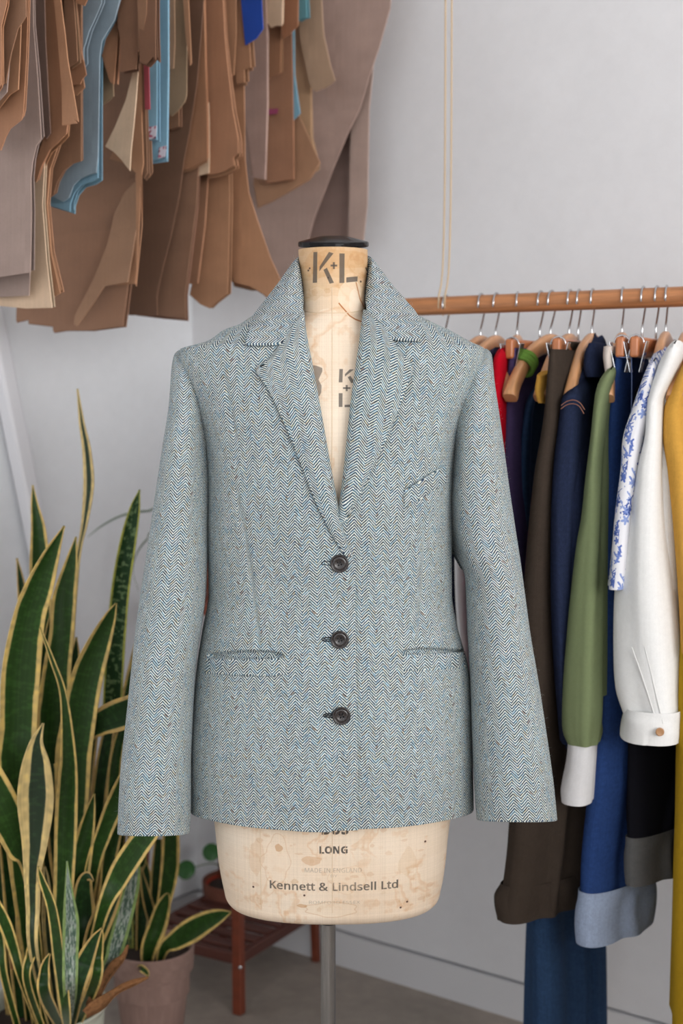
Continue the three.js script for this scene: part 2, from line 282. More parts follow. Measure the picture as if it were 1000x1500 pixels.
  blob(440, 1333, zb, 14, 6, 'rgba(180,120,66,0.4)', null, 18, 17); blob(372, 1262, zb, 20, 60, 'rgba(200,150,100,0.18)', null, 30, 18); blob(600, 1270, zb, 26, 40, 'rgba(200,150,100,0.14)', null, 30, 19);
  for (let i = 0; i < 70; i++) { const r = hash(i, 1, 77), s = hash(i, 2, 77); blob(350 + 290 * r, 1215 + 125 * s, zb, 3 + 10 * hash(i, 3, 7), 2 + 6 * hash(i, 4, 7), `rgba(186,130,78,${0.06 + 0.16 * hash(i, 5, 7)})`, null, 12, i + 30); }
  for (const [x, y] of [[366, 1310], [444, 1316], [590, 1341], [627, 1243], [600, 1333]]) { c.fillStyle = 'rgba(58,30,22,0.9)'; c.beginPath(); c.arc(FX(x, zb), FY(y, zb), 3, 0, 7); c.fill(); }
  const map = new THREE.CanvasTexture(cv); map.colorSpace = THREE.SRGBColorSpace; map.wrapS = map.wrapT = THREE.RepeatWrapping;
  const bump = dataTex(256, 256, (x, y, cc) => { cc[0] = cc[1] = cc[2] = 128 + 40 * (hash(x, 0, 1) - 0.5) + 40 * (hash(0, y, 2) - 0.5) + 50 * (hash(x, y, 3) - 0.5); }, false, 4, 8);
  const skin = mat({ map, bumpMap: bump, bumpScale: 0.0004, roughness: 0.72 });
  const form = thing('dress_form', 'old canvas dress form with black neck cap and stencilled lettering on a steel pole', 'mannequin', V(X0, 0, -AX));
  // torso: rows from the neck down, then a rounded lower edge and a flat underside
  const rows = []; const N = 210, q0 = 367, q1 = 1303;
  for (let j = 0; j <= N; j++) { const q = lerp(q0, q1, j / N), [wl, wr, d, zf, n] = formSec(q); rows.push({ y: yOf(q), wl: hwm(wl, q), wr: hwm(wr, q), d, zf, n }); }
  const L = rows[N], rb = 0.022;
  for (let i = 1; i <= 12; i++) { const a = i / 12 * Math.PI / 2, s = rb * (1 - Math.cos(a)); rows.push({ ...L, y: L.y - rb * Math.sin(a), wl: L.wl - s - 0.002 * i / 12, wr: L.wr - s - 0.002 * i / 12, d: L.d - s }); }
  const E = rows[rows.length - 1];
  for (const f of [0.75, 0.4, 0.02]) rows.push({ ...E, wl: E.wl * f, wr: E.wr * f, d: E.d * f });
  const M = rows.length - 1, NU = 160, top = rows[0].y, bottom = yOf(y1), arc = [];
  const P = (i, j) => { const r = rows[j], th = (i / NU) * 2 * Math.PI - Math.PI, [x, z] = superPoint(th, r.wl, r.wr, r.d, r.n); const g = Math.abs(Math.abs(th) < 0.02 ? 0 : 1); return V(X0 + x, r.y, -AX + z + r.zf); };
  for (let j = 0; j <= M; j++) { const a = [0]; for (let i = 1; i <= NU; i++) { const p = P(i, j), q = P(i - 1, j); a.push(a[i - 1] + p.distanceTo(q)); } const mid = a[NU / 2]; arc.push(a.map((v) => v - mid)); }
  const geo = sheet(NU, M, P, (i, j) => { const p = rows[j]; const [x] = superPoint((i / NU) * 2 * Math.PI - Math.PI, p.wl, p.wr, p.d, p.n); const front = Math.abs(i / NU - 0.5) < 0.25; return [0.5 + (front ? x : Math.sign(x || 1) * (Math.abs(arc[j][i]))) * SX / W, 1 - (yOf(y0) - p.y) * k / Hh]; }, { closed: false, flip: true });
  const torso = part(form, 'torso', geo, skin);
  // sewn seams: fine raised cords down the centre front and round the neck
  const surf = (x, q, lift) => { const [wl, wr, d, zf, n] = formSec(q), w = hwm(x < 0 ? wl : wr, q), t = Math.min(0.999, Math.abs(x) / w); return V(X0 + x, yOf(q), -AX + zf + d * Math.pow(1 - Math.pow(t, n), 1 / n) + lift); };
  const seamMat = mat({ color: C(222, 198, 168), roughness: 0.9 });
  const line = (f) => { const p = []; for (let i = 0; i <= 40; i++) p.push(f(i / 40)); return tube(p, 0.00055, 120, 6); };
  part(torso, 'seam', line((t) => surf(0, lerp(425, 1302, t), -0.0001)), seamMat);
  part(torso, 'seam', line((t) => surf(-hwm(100, 1260) , lerp(1100, 1302, t), -0.0002)), seamMat);
  { const p = []; for (let i = 0; i <= 40; i++) { const a = lerp(-1.5, 1.5, i / 40), q = 462 - 14 * (1 - Math.cos(a)) , [wl, wr, d, zf, n] = formSec(q), [x, z] = superPoint(a, hwm(wl, q), hwm(wr, q), d, n); p.push(V(X0 + x, yOf(q), -AX + zf + z)); } part(torso, 'seam', tube(p, 0.0006, 80, 6), seamMat); }
  // neck cap: lacquered wood, a low cone over a rounded rim, tipped a little forward
  const capMat = mat({ color: C(20, 18, 20), roughness: 0.2, specularIntensity: 0.3 });
  const R = hwm(51.5, 365), cap = lathe([[0, -0.001], [R * 0.9, -0.001], [R * 0.985, 0], [R, 0.0014], [R, 0.005], [R * 0.985, 0.0064], [R * 0.95, 0.007], [R * 0.72, 0.0098], [R * 0.42, 0.0132], [R * 0.33, 0.014], [R * 0.24, 0.0143], [0, 0.0144]], 96);
  cap.rotateX(0.12); cap.translate(X0 + hwm(1.5, 365), yOf(367) + 0.0045, -AX + 0.005);
  part(form, 'neck_cap', toCreasedNormals(cap.toNonIndexed(), 0.5), capMat);
  // collar ring, pole and a tripod foot below the frame
  const steel = dataTex(256, 64, (x, y, c) => { const k = 150 + 30 * (hash(x, 0, 4) - 0.5) + 22 * (fbm(x / 20, y / 8, 3, 3) - 0.5) + (hash(x, y, 5) > 0.99 ? -40 : 0); c[0] = k; c[1] = k * 0.99; c[2] = k * 0.98; }, true, 3, 2);
  const pxp = AT(480.5, 1400, AX).x, by = L.y - rb;
  part(form, 'pole', rod(V(pxp, 0.05, -AX), V(pxp, by + 0.05, -AX), 0.0102, 0.0102, 40), mat({ map: steel, metalness: 0.9, roughness: 0.36 }));
  const black = mat({ color: C(24, 23, 23), roughness: 0.45 });
  part(form, 'pole_collar', (() => { const g = lathe([[0.0100, -0.024], [0.0116, -0.024], [0.0122, -0.022], [0.0122, 0.004], [0.0100, 0.004]], 48); g.translate(pxp, by - 0.001, -AX); return g; })(), black);
  const kx = AT(434, 1350, AX).x;
  part(form, 'clamp_bar', flat([barBox(V(kx - 0.006, by - 0.004, -AX + 0.02), V(pxp, by - 0.003, -AX), 0.012, 0.006), new THREE.SphereGeometry(0.007, 20, 14).translate(kx - 0.002, by - 0.005, -AX + 0.022)]), black);
  for (let i = 0; i < 3; i++) { const a = 0.5 + i * 2.094; part(form, 'foot', tube([V(pxp, 0.16, -AX), V(pxp + 0.05 * Math.sin(a), 0.14, -AX + 0.05 * Math.cos(a)), V(pxp + 0.16 * Math.sin(a), 0.05, -AX + 0.16 * Math.cos(a)), V(pxp + 0.24 * Math.sin(a), 0.012, -AX + 0.24 * Math.cos(a))], 0.011, 30, 12), black); }
}
// ---------------------------------------------------------------- herringbone tweed
const COL = 0.0093, PER = 0.0037, TN = 16, TM = 40, TILE_U = COL * TN, TILE_V = PER * TM;
const TW = 1792;
function tweedPixel(x, y) {                                       // -> [is dark 0..1, yarn shade id, height]
  const u = x / TW * TN, col = Math.floor(u), fx = u - col, up = col & 1, vv = y / TW * TM;
  const wob = 0.16 * (noise(x / 26, y / 26, 71, 59, 59) - 0.5);
  let ph = vv + (up ? fx : 1 - fx) * 2.6 + wob + (up ? 0.0 : 0.5 * 0); const id = Math.floor(ph * 2), fr = ph * 2 - id;
  return [id, fr, col, fx];
}
const tweedMap = dataTex(TW, TW, (x, y, c) => {
  const [id, fr, col, fx] = tweedPixel(x, y), dark = id & 1, w = ((id % (TM * 2)) + TM * 2) % (TM * 2);
  const seg = Math.floor(fx * 2.3 + hash(w, col, 3) * 3), r = hash(w, col, 11 + seg), r2 = hash(w, seg, 5 + col);
  const edge = Math.min(fr, 1 - fr), fib = hash(x >> 1, y, 2) - 0.5, fib2 = noise(x / 5, y / 5, 12, 307, 307) - 0.5;
  let R, G, B;
  if (dark) {
    if (r < 0.24) { R = 56; G = 74; B = 98; } else if (r < 0.5) { R = 68; G = 90; B = 103; } else if (r < 0.68) { R = 64; G = 96; B = 115; } else if (r < 0.82) { R = 60; G = 72; B = 82; } else if (r < 0.92) { R = 86; G = 122; B = 142; } else if (r < 0.94) { R = 88; G = 78; B = 72; } else if (r < 0.945) { R = 104; G = 104; B = 76; } else { R = 38; G = 46; B = 58; }
    const k = 0.84 + 0.26 * r2; R *= k; G *= k; B *= k;
  } else {
    if (r < 0.55) { R = 230; G = 234; B = 227; } else if (r < 0.75) { R = 222; G = 234; B = 234; } else if (r < 0.9) { R = 232; G = 236; B = 222; } else if (r < 0.975) { R = 196; G = 218; B = 228; } else if (r < 0.992) { R = 222; G = 214; B = 186; } else { R = 190; G = 170; B = 150; }
    const k = 0.89 + 0.12 * r2; R *= k; G *= k; B *= k;
  }
  // yarns fray into each other along their edges
  const mix = smooth(0.17, 0.0, edge + 0.16 * fib2) * 0.55, o = dark ? [214, 220, 214] : [78, 104, 122];
  R = lerp(R, o[0], mix); G = lerp(G, o[1], mix); B = lerp(B, o[2], mix);
  const f = 1 + 0.2 * fib + 0.2 * fib2;
  c[0] = R * f; c[1] = G * f; c[2] = B * f;
}, true, 1 / TILE_U, 1 / TILE_V);
const tweedBump = dataTex(1024, 1024, (x, y, c) => { const [id, fr] = tweedPixel(x * TW / 1024, y * TW / 1024); const h = 120 + 90 * Math.sin(Math.PI * fr) * ((id & 1) ? 0.8 : 1) - 70 + 60 * (noise(x / 3, y / 3, 4, 341, 341) - 0.5); c[0] = c[1] = c[2] = h; }, false, 1 / TILE_U, 1 / TILE_V);
const tweed = mat({ map: tweedMap, bumpMap: tweedBump, bumpScale: 0.0009, roughness: 1, specularIntensity: 0.25, sheen: 0.25, sheenRoughness: 0.7, sheenColor: new THREE.Color(0.7, 0.8, 0.86) });

// ---------------------------------------------------------------- jacket body: one outer surface that all pieces lie on
const bodySec = curve([                                           // row, left half, right half, half depth, roundness
  [436, 82, 86, 0.056, 2], [446, 94, 98, 0.064, 2], [456, 106, 114, 0.072, 2], [463, 118, 128, 0.077, 2], [476, 138, 154, 0.085, 2.1], [483, 158, 170, 0.089, 2.2], [500, 183, 199, 0.097, 2.5], [512, 222, 222, 0.101, 2.7], [535, 220, 219, 0.107, 2.7], [560, 213, 211, 0.112, 2.6], [600, 200, 196, 0.118, 2.5],
  [650, 190, 184, 0.124, 2.4], [720, 185, 177, 0.128, 2.3], [800, 183, 174, 0.121, 2.25], [870, 181, 174, 0.116, 2.25], [920, 190, 183, 0.119, 2.25], [980, 199, 199, 0.125, 2.25], [1060, 206, 204, 0.129, 2.25], [1130, 208, 205, 0.13, 2.25], [1190, 208, 206, 0.13, 2.25], [1230, 208, 206, 0.13, 2.25]]);
const secAt = (y) => { const q = qOf(y), [l, r, d, n] = bodySec(q); return { wl: hwm(l, q), wr: hwm(r, q), d, n, q }; };
const secCache = new Map(), secOf = (y) => { const k = Math.round(y * 4000); let s = secCache.get(k); if (!s) secCache.set(k, s = secAt(y)); return s; };
function front(x, y) { const s = secOf(y), w = x < 0 ? s.wl : s.wr, t = Math.min(0.9995, Math.abs(x) / w); return s.d * Math.pow(1 - Math.pow(t, s.n), 1 / s.n); }
function J(px, py, lift = 0) { let D = AX - 0.1, p; for (let i = 0; i < 8; i++) { p = AT(px, py, D); D = lerp(D, AX - front(p.x - X0, p.y) - lift, 0.7); } return AT(px, py, D); }   // picture point on the jacket front
const JX = (px, py) => { const p = J(px, py); return [p.y, p.x - X0]; };
const Q = (px, py, z) => AT(px, py, AX - z);

const rollL = [[437, 382], [441, 425], [446, 466], [452, 505], [461, 552], [470, 600], [478, 645], [486, 690], [494, 738], [502, 772], [511, 799], [517, 812]];
const rollR = [[542, 383], [539, 425], [535, 462], [530, 500], [523, 545], [517, 590], [512, 640], [507, 690], [501, 735], [498, 758]];
const edgeL = curve([...rollL.slice(1).map(([x, y]) => JX(x - 4, y)), JX(518.5, 830), JX(519, 940), JX(521, 1050), JX(522.5, 1140), JX(523.5, 1216)].sort((a, b) => a[0] - b[0]));
const edgeR = curve([...rollR.slice(1).map(([x, y]) => JX(x + 4, y)), JX(485, 790), JX(478, 840), JX(476, 1000), JX(476, 1216)].sort((a, b) => a[0] - b[0]));
const liftL = (x, y) => 0.0052 * smooth(-0.075, -0.02, x) * smooth(yOf(700), yOf(790), y);
// darts and seams pressed into the cloth, as polylines on the front
const seams = [
  { p: [[329, 555], [336, 595], [344, 640]], d: 0.0026, w: 0.0035 }, { p: [[345, 720], [358, 785], [370, 860], [379, 955]], d: 0.0022, w: 0.003 }, { p: [[385, 830], [392, 955]], d: 0.0006, w: 0.003 },
  { p: [[667, 500], [660, 530], [648, 578], [638, 615], [629, 648]], d: 0.0026, w: 0.0035 }, { p: [[622, 765], [616, 850], [610, 950]], d: 0.002, w: 0.003 },
].map((s) => ({ ...s, p: s.p.map(([x, y]) => JX(x, y).reverse()) }));
const toSeg = (x, y, a, b) => { const dx = b[0] - a[0], dy = b[1] - a[1], t = clamp(((x - a[0]) * dx + (y - a[1]) * dy) / (dx * dx + dy * dy)); return [Math.hypot(x - a[0] - t * dx, y - a[1] - t * dy), t]; };
const pockets = [                                                 // mouth of each hip pocket: left end, right end, hollow height
  { a: JX(300, 962).reverse(), b: JX(417, 961).reverse(), h: 0.0085 }, { a: JX(587, 957).reverse(), b: JX(682, 953).reverse(), h: 0.0085 }, { a: JX(590, 720).reverse(), b: JX(652, 682).reverse(), h: 0.0016, up: 1 }];
function relief(x, y) {
  let k = 0;
  for (const s of seams) for (let i = 0; i + 1 < s.p.length; i++) { if (Math.abs(x - s.p[i][0]) > 0.06) continue; const [r] = toSeg(x, y, s.p[i], s.p[i + 1]); k = Math.max(k, s.d * Math.exp(-r * r / (s.w * s.w))); }
  let z = -k;
  for (const p of pockets) {
    const dx = p.b[0] - p.a[0], dy = p.b[1] - p.a[1], L = Math.hypot(dx, dy), s = ((x - p.a[0]) * dx + (y - p.a[1]) * dy) / (L * L), t = (-(x - p.a[0]) * dy + (y - p.a[1]) * dx) / L;
    if (s > 0 && s < 1) { const h = p.h * Math.pow(Math.sin(Math.PI * s), 0.6) + 0.0006; if (t > -0.004 && t < h * 1.4) z -= (p.up ? 0.0018 : 0.008) * smooth(-0.004, 0.0005, t) * (1 - smooth(h * 0.75, h * 1.15, t)) * smooth(0, 0.06, s) * smooth(1, 0.94, s); }
  }
  // soft drape
  z += 0.0016 * (fbm(x / 0.09, y / 0.16, 81, 3) - 0.5) * 2;
  z += -0.004 * smooth(0.03, 0, Math.abs(Math.abs(x) - 0.165)) * smooth(yOf(800), yOf(660), y) * smooth(yOf(560), yOf(640), y);
  return z;
}
const HEM_F = J(500, 1214).y, HEM_S = AT(487, 1183, AX).y, YT = yOf(440);
const hemY = (x, z) => lerp(HEM_S, HEM_F, smooth(-0.02, 0.11, z)) - (x > 0.0 ? 0 : 0.002);
const jacket = thing('jacket', 'blue grey herringbone tweed jacket with three dark buttons worn by the dress form', 'jacket', V(X0, 0, -AX));
function panel(th0of, th1, nu, nv, lift, name, doRelief = true) {
  // columns from th0 (may follow an edge) to th1, rows from the shoulder to the hem
  const rowP = (y, th) => { const s = secOf(y); let [x, z] = superPoint(th, s.wl, s.wr, s.d, s.n); return [x, z, s]; };
  const uvs = [];
  const pts = [];
  for (let j = 0; j <= nv; j++) {
    const v = j / nv, row = [];
    const yr = lerp(YT, HEM_F, v), t0 = th0of(yr);
    let px = null, arc = 0;
    for (let i = 0; i <= nu; i++) {
      const th = lerp(t0, th1, i / nu);
      let y = yr, x, z, s; [x, z, s] = rowP(y, th);
      y = lerp(YT, hemY(x, z), v); [x, z, s] = rowP(y, th);
      if (i === 0) arc = Math.abs(th) < 1.6 ? x : 0; else arc += Math.sign(th1 - t0) * Math.hypot(x - px[0], z - px[1]);
      px = [x, z];
      const e = z > 0 && doRelief ? lift(x, y) + relief(x, y) * smooth(0.0, 0.03, z) : doRelief ? lift(x, y) : 0;
      const nx = Math.pow(Math.abs(x) / (x < 0 ? s.wl : s.wr), s.n - 1) / (x < 0 ? s.wl : s.wr) * Math.sign(x), nz = Math.pow(Math.abs(z) / s.d, s.n - 1) / s.d * Math.sign(z), nl = Math.hypot(nx, nz) || 1;
      row.push(V(X0 + x + nx / nl * e, y, -AX + z + nz / nl * e)); uvs.push([arc, 0]);
    }
    pts.push(row);
  }
  const W = nu + 1;
  for (let j = 1; j <= nv; j++) for (let i = 0; i <= nu; i++) { const a = pts[j][i], b = pts[j - 1][i]; const th = lerp(th0of(a.y), th1, i / nu), c = Math.abs(Math.cos(th)); uvs[j * W + i][1] = uvs[(j - 1) * W + i][1] - Math.hypot(a.y - b.y, c * (secOf(a.y).d - secOf(b.y).d)); }
  // darts take up cloth: the weave jumps across them
  for (let j = 0; j <= nv; j++) for (let i = 0; i <= nu; i++) {
    const p = pts[j][i], x = p.x - X0; const o = uvs[j * W + i];
    for (const k of [1, 4]) { const s = seams[k].p, n = s.length - 1; if (p.y > s[0][1] || p.z < -AX) continue; const f = clamp((s[0][1] - p.y) / (s[0][1] - s[n][1])), sx = curve(s.map(([a, b]) => [b, a]).sort((a, b) => a[0] - b[0]))(p.y)[0]; const far = k === 1 ? sx - x : x - sx; if (far > -0.003) o[0] += Math.sign(x) * 0.007 * Math.sin(Math.PI * f) * smooth(-0.003, 0.003, far); }
  }
  return part(jacket, name, sheet(nu, nv, (i, j) => pts[j][i], (i, j) => uvs[j * W + i], { t: 0.0032, flip: th1 > 0 ? true : false }), tweed);
}
const thOf = (x, y) => Math.atan2(x, front(x, y));
panel((y) => thOf(edgeL(y)[0], y), -1.66, 150, 330, liftL, 'front_panel');
panel((y) => thOf(edgeR(y)[0], y), 1.66, 150, 330, () => 0, 'front_panel');
panel(() => 1.6, 2 * Math.PI - 1.6, 90, 110, () => 0, 'back_panel', false);

// ---------------------------------------------------------------- lapels and collar
function strip(rows, nu, nv, uvRot, t, name) {                    // rows down the piece, each a list of points across it
  const m = rows[0].length, cols = []; for (let k = 0; k < m; k++) cols.push(rows.map((r) => r[k]));
  const pts = []; for (let j = 0; j <= nv; j++) { const line = cols.map((c) => catmull(c, j / nv)), r = []; for (let i = 0; i <= nu; i++) r.push(catmull(line, i / nu)); pts.push(r); }
  const U = [], Vv = []; for (let j = 0; j <= nv; j++) { U.push([0]); for (let i = 1; i <= nu; i++) U[j].push(U[j][i - 1] + pts[j][i].distanceTo(pts[j][i - 1])); }
  for (let j = 0; j <= nv; j++) Vv.push(j ? Vv[j - 1] - pts[j][nu >> 1].distanceTo(pts[j - 1][nu >> 1]) : 0);
  return part(jacket, name, sheet(nu, nv, (i, j) => pts[j][i], (i, j) => uvRot ? [pts[j][i].y * 1.2 + 0.004, pts[j][i].x - X0] : [U[j][i], Vv[j]], { t, flip: uvRot === 2 || uvRot === -1 }), tweed);
}
const dir = (side) => side < 0 ? 1 : -1;
function lapel(side, pairs, liftFn) {
  const rows = pairs.map(([rx, ry, ox, oy], k) => {
    const e = Math.min(1, k / 1.5), last = smooth(pairs.length - 3, pairs.length - 1, k);
    const base = (px, py, l) => { const p = J(px, py, l); const x = p.x - X0; p.z += liftFn ? liftFn(x, p.y) : 0; return p; };
    const w = Math.hypot(ox - rx, oy - ry), th = lerp(1, 0.45, last), L = [];
    L.push(base(rx - dir(side) * 7 * th, ry, -0.010 * th)); L.push(base(rx + dir(side) * 0, ry, -0.0025)); L.push(base(lerp(rx, ox, 0.09), lerp(ry, oy, 0.09), 0.0042 * th)); L.push(base(lerp(rx, ox, 0.3), lerp(ry, oy, 0.3), 0.0088 * th)); L.push(base(lerp(rx, ox, 0.65), lerp(ry, oy, 0.65), 0.0092 * th)); L.push(base(ox, oy, 0.0066 * lerp(1, 0.75, last)));
    return L;
  });
  return strip(rows, 44, 150, side < 0 ? -1 * 0 : 0, 0.0036, 'lapel');
}
lapel(-1, [[445, 455, 420, 488], [448, 480, 395, 524], [451, 499, 376, 540], [459, 540, 389, 562], [467, 583, 404, 590], [476, 634, 426, 640], [484, 680, 442, 680], [493, 728, 461, 730], [501, 768, 480, 770], [509, 795, 495, 796], [517, 813, 508, 814]], liftL);
lapel(1, [[536, 455, 560, 482], [532, 482, 582, 513], [530, 500, 602, 538], [525, 535, 593, 566], [519, 576, 580, 603], [513, 630, 562, 645], [508, 680, 544, 684], [503, 722, 526, 720], [499, 750, 511, 748], [496, 768, 501, 768]], null);
strip([
  [J(440, 470, -0.014), J(446, 464, 0.001), J(437, 474, 0.0068), J(413, 500, 0.0082), J(361, 503, 0.0085)],
  [J(444, 447, -0.018), J(441, 434, -0.001), J(430, 442, 0.0085), J(402, 462, 0.0112), J(364, 484, 0.009)],
  [Q(446, 432, 0.008), Q(437.5, 394, 0.026), Q(428, 399, 0.034), Q(402, 430, 0.03), Q(369, 464, 0.016)],
  [Q(447, 412, -0.02), Q(440, 379, -0.016), Q(431, 382, -0.016), Q(412, 410, -0.026), Q(387, 446, -0.036)],
  [Q(462, 408, -0.046), Q(460, 376, -0.05), Q(455, 376, -0.054), Q(447, 402, -0.074), Q(434, 432, -0.09)],
  [Q(489, 408, -0.05), Q(489, 376, -0.058), Q(489, 376, -0.063), Q(489, 400, -0.086), Q(489, 434, -0.1)],
  [Q(516, 408, -0.046), Q(518, 376, -0.05), Q(523, 376, -0.054), Q(531, 402, -0.074), Q(546, 432, -0.09)],
  [Q(531, 412, -0.02), Q(539, 379, -0.016), Q(548, 382, -0.016), Q(567, 410, -0.026), Q(593, 443, -0.036)],
  [Q(534, 432, 0.008), Q(542, 394, 0.026), Q(551, 399, 0.034), Q(578, 428, 0.03), Q(611, 460, 0.016)],
  [J(536, 447, -0.018), J(539, 434, -0.001), J(551, 442, 0.0085), J(578, 460, 0.0112), J(613, 479, 0.009)],
  [J(541, 470, -0.014), J(535, 464, 0.001), J(544, 470, 0.0068), J(568, 493, 0.0082), J(614, 497, 0.0085)],
], 40, 260, 2, 0.0038, 'collar');

// ---------------------------------------------------------------- sleeves
function sleeve(keys, nv, crease, under = 0) {
  const f = curve(keys), q0 = keys[0][0], q1 = keys[keys.length - 1][0], nu = 120, rows = [];
  for (let j = 0; j <= nv; j++) {
    const q = lerp(q0, q1, j / nv), [xl, xr, D, b] = f(q), l = AT(xl, q, D), r = AT(xr, q, D), cx = (l.x + r.x) / 2, a = (r.x - l.x) / 2, row = []; let arc = [];
    for (let i = 0; i <= nu; i++) {
      const th = (i / nu) * 2 * Math.PI - Math.PI; let [x, z] = superPoint(th, a, a, b, 2.15);
      z += 0.0018 * (fbm(th * 1.2 + 9, l.y / 0.1, 91, 3) - 0.5) * 2; if (crease && z > -0.02) z += crease(q, x, a, b);
      row.push(V(cx + x, l.y + (z > 0 ? 0.017 : 0.008) * (z / b) * Math.pow(j / nv, 6) + 0.004 * Math.pow(j / nv, 6), -D + z));
    }
    rows.push(row);
  }
  const U = rows.map((r) => { const a = [0]; for (let i = 1; i <= nu; i++) a.push(a[i - 1] + r[i].distanceTo(r[i - 1])); const m = a[nu / 2]; return a.map((v) => v - m); });
  const Vv = [0]; for (let j = 1; j <= nv; j++) Vv.push(Vv[j - 1] - Math.hypot(rows[j][60].y - rows[j - 1][60].y, rows[j][60].z - rows[j - 1][60].z));
  return part(jacket, 'sleeve', sheet(nu, nv, (i, j) => rows[j][i], (i, j) => { const q = lerp(q0, q1, j / nv), m = U[j][60 - 26]; return [U[j][i], Vv[j] - under * Math.max(0, m - U[j][i]) * smooth(590, 640, q) * smooth(860, 820, q)]; }, { t: 0.0032, flip: true }), tweed);
}
const sleeveL = sleeve([
  [513, 262, 276, 1.925, 0.012], [516, 258, 282, 1.925, 0.024], [523, 255, 287, 1.922, 0.04], [540, 252.5, 296, 1.912, 0.056], [565, 251, 302, 1.905, 0.064], [600, 248, 306, 1.9, 0.07], [650, 240, 309, 1.895, 0.074], [720, 229, 308, 1.885, 0.074], [770, 221.5, 305, 1.88, 0.072], [830, 212.5, 303, 1.87, 0.07], [880, 205, 300, 1.865, 0.068], [930, 198.5, 293, 1.86, 0.067],
  [964, 195, 287.5, 1.855, 0.066], [1030, 188, 283, 1.85, 0.065], [1120, 178.5, 279, 1.845, 0.064], [1180, 175, 279, 1.84, 0.064], [1224, 173.5, 277.5, 1.84, 0.064]], 260, (q, x, a, b) => -0.010 * smooth(0.35, 0.85, x / a) * smooth(560, 640, q) * smooth(800, 720, q));
const sleeveR = sleeve([
  [511, 698, 712, 1.925, 0.012], [514, 692, 716, 1.925, 0.024], [520, 687, 719, 1.922, 0.04], [535, 678, 720.5, 1.912, 0.056], [560, 670, 723, 1.905, 0.064], [600, 660, 729, 1.9, 0.072], [650, 652, 736, 1.898, 0.078], [710, 648, 744, 1.894, 0.08], [770, 654, 753, 1.888, 0.078], [815, 668, 760, 1.88, 0.074], [840, 680, 763.5, 1.876, 0.07], [880, 683, 769, 1.87, 0.067], [930, 685, 776, 1.865, 0.066],
  [1000, 689, 788, 1.858, 0.065], [1080, 691.5, 800, 1.85, 0.064], [1150, 694.5, 809.5, 1.845, 0.064], [1204, 698, 814.5, 1.84, 0.064]], 260, (q, x, a, b) => {
  const c = lerp(-0.55, -0.75, smooth(600, 820, q));
  return -0.045 * smooth(c + 0.06, c - 0.2, x / a) * smooth(600, 690, q) * smooth(850, 790, q);
}, 0.9);

// ---------------------------------------------------------------- pockets, buttons
function welt(top, bottom, name) {                                // strip between two picture-space polylines, standing a little proud
  const nu = 60, nv = 10, ct = curve(top), cb = curve(bottom), x0 = top[0][0], x1 = top[top.length - 1][0];
  const pts = []; for (let j = 0; j <= nv; j++) for (let i = 0; i <= nu; i++) { const px = lerp(x0, x1, i / nu), f = j / nv, px2 = lerp(bottom[0][0], bottom[bottom.length - 1][0], i / nu), s = Math.sin(Math.PI * i / nu); pts.push(J(lerp(px, px2, f), lerp(ct(px)[0], cb(px2)[0], f), 0.0008 + 0.0042 * Math.pow(s, 0.5) * (0.45 + 0.55 * (1 - f)))); }
  const at = (i, j) => pts[j * (nu + 1) + i];
  return part(jacket, name, sheet(nu, nv, at, (i, j) => [at(i, j).x - X0 + 0.0021, at(i, j).y + 0.0013], { t: 0.003, flip: true }), tweed);
}
welt([[301, 967], [330, 967], [360, 967.5], [390, 967], [417, 965]], [[300, 985], [330, 987], [360, 988.5], [390, 989], [418, 987]], 'pocket_welt');
welt([[588, 961], [610, 960], [635, 959], [660, 957.5], [681, 955.5]], [[589, 981], [612, 981.5], [635, 980.5], [660, 978.5], [682, 976]], 'pocket_welt');
welt([[591, 721], [610, 710], [632, 696], [653, 683]], [[592, 744], [610, 734], [632, 720], [654, 706]], 'breast_pocket_welt');
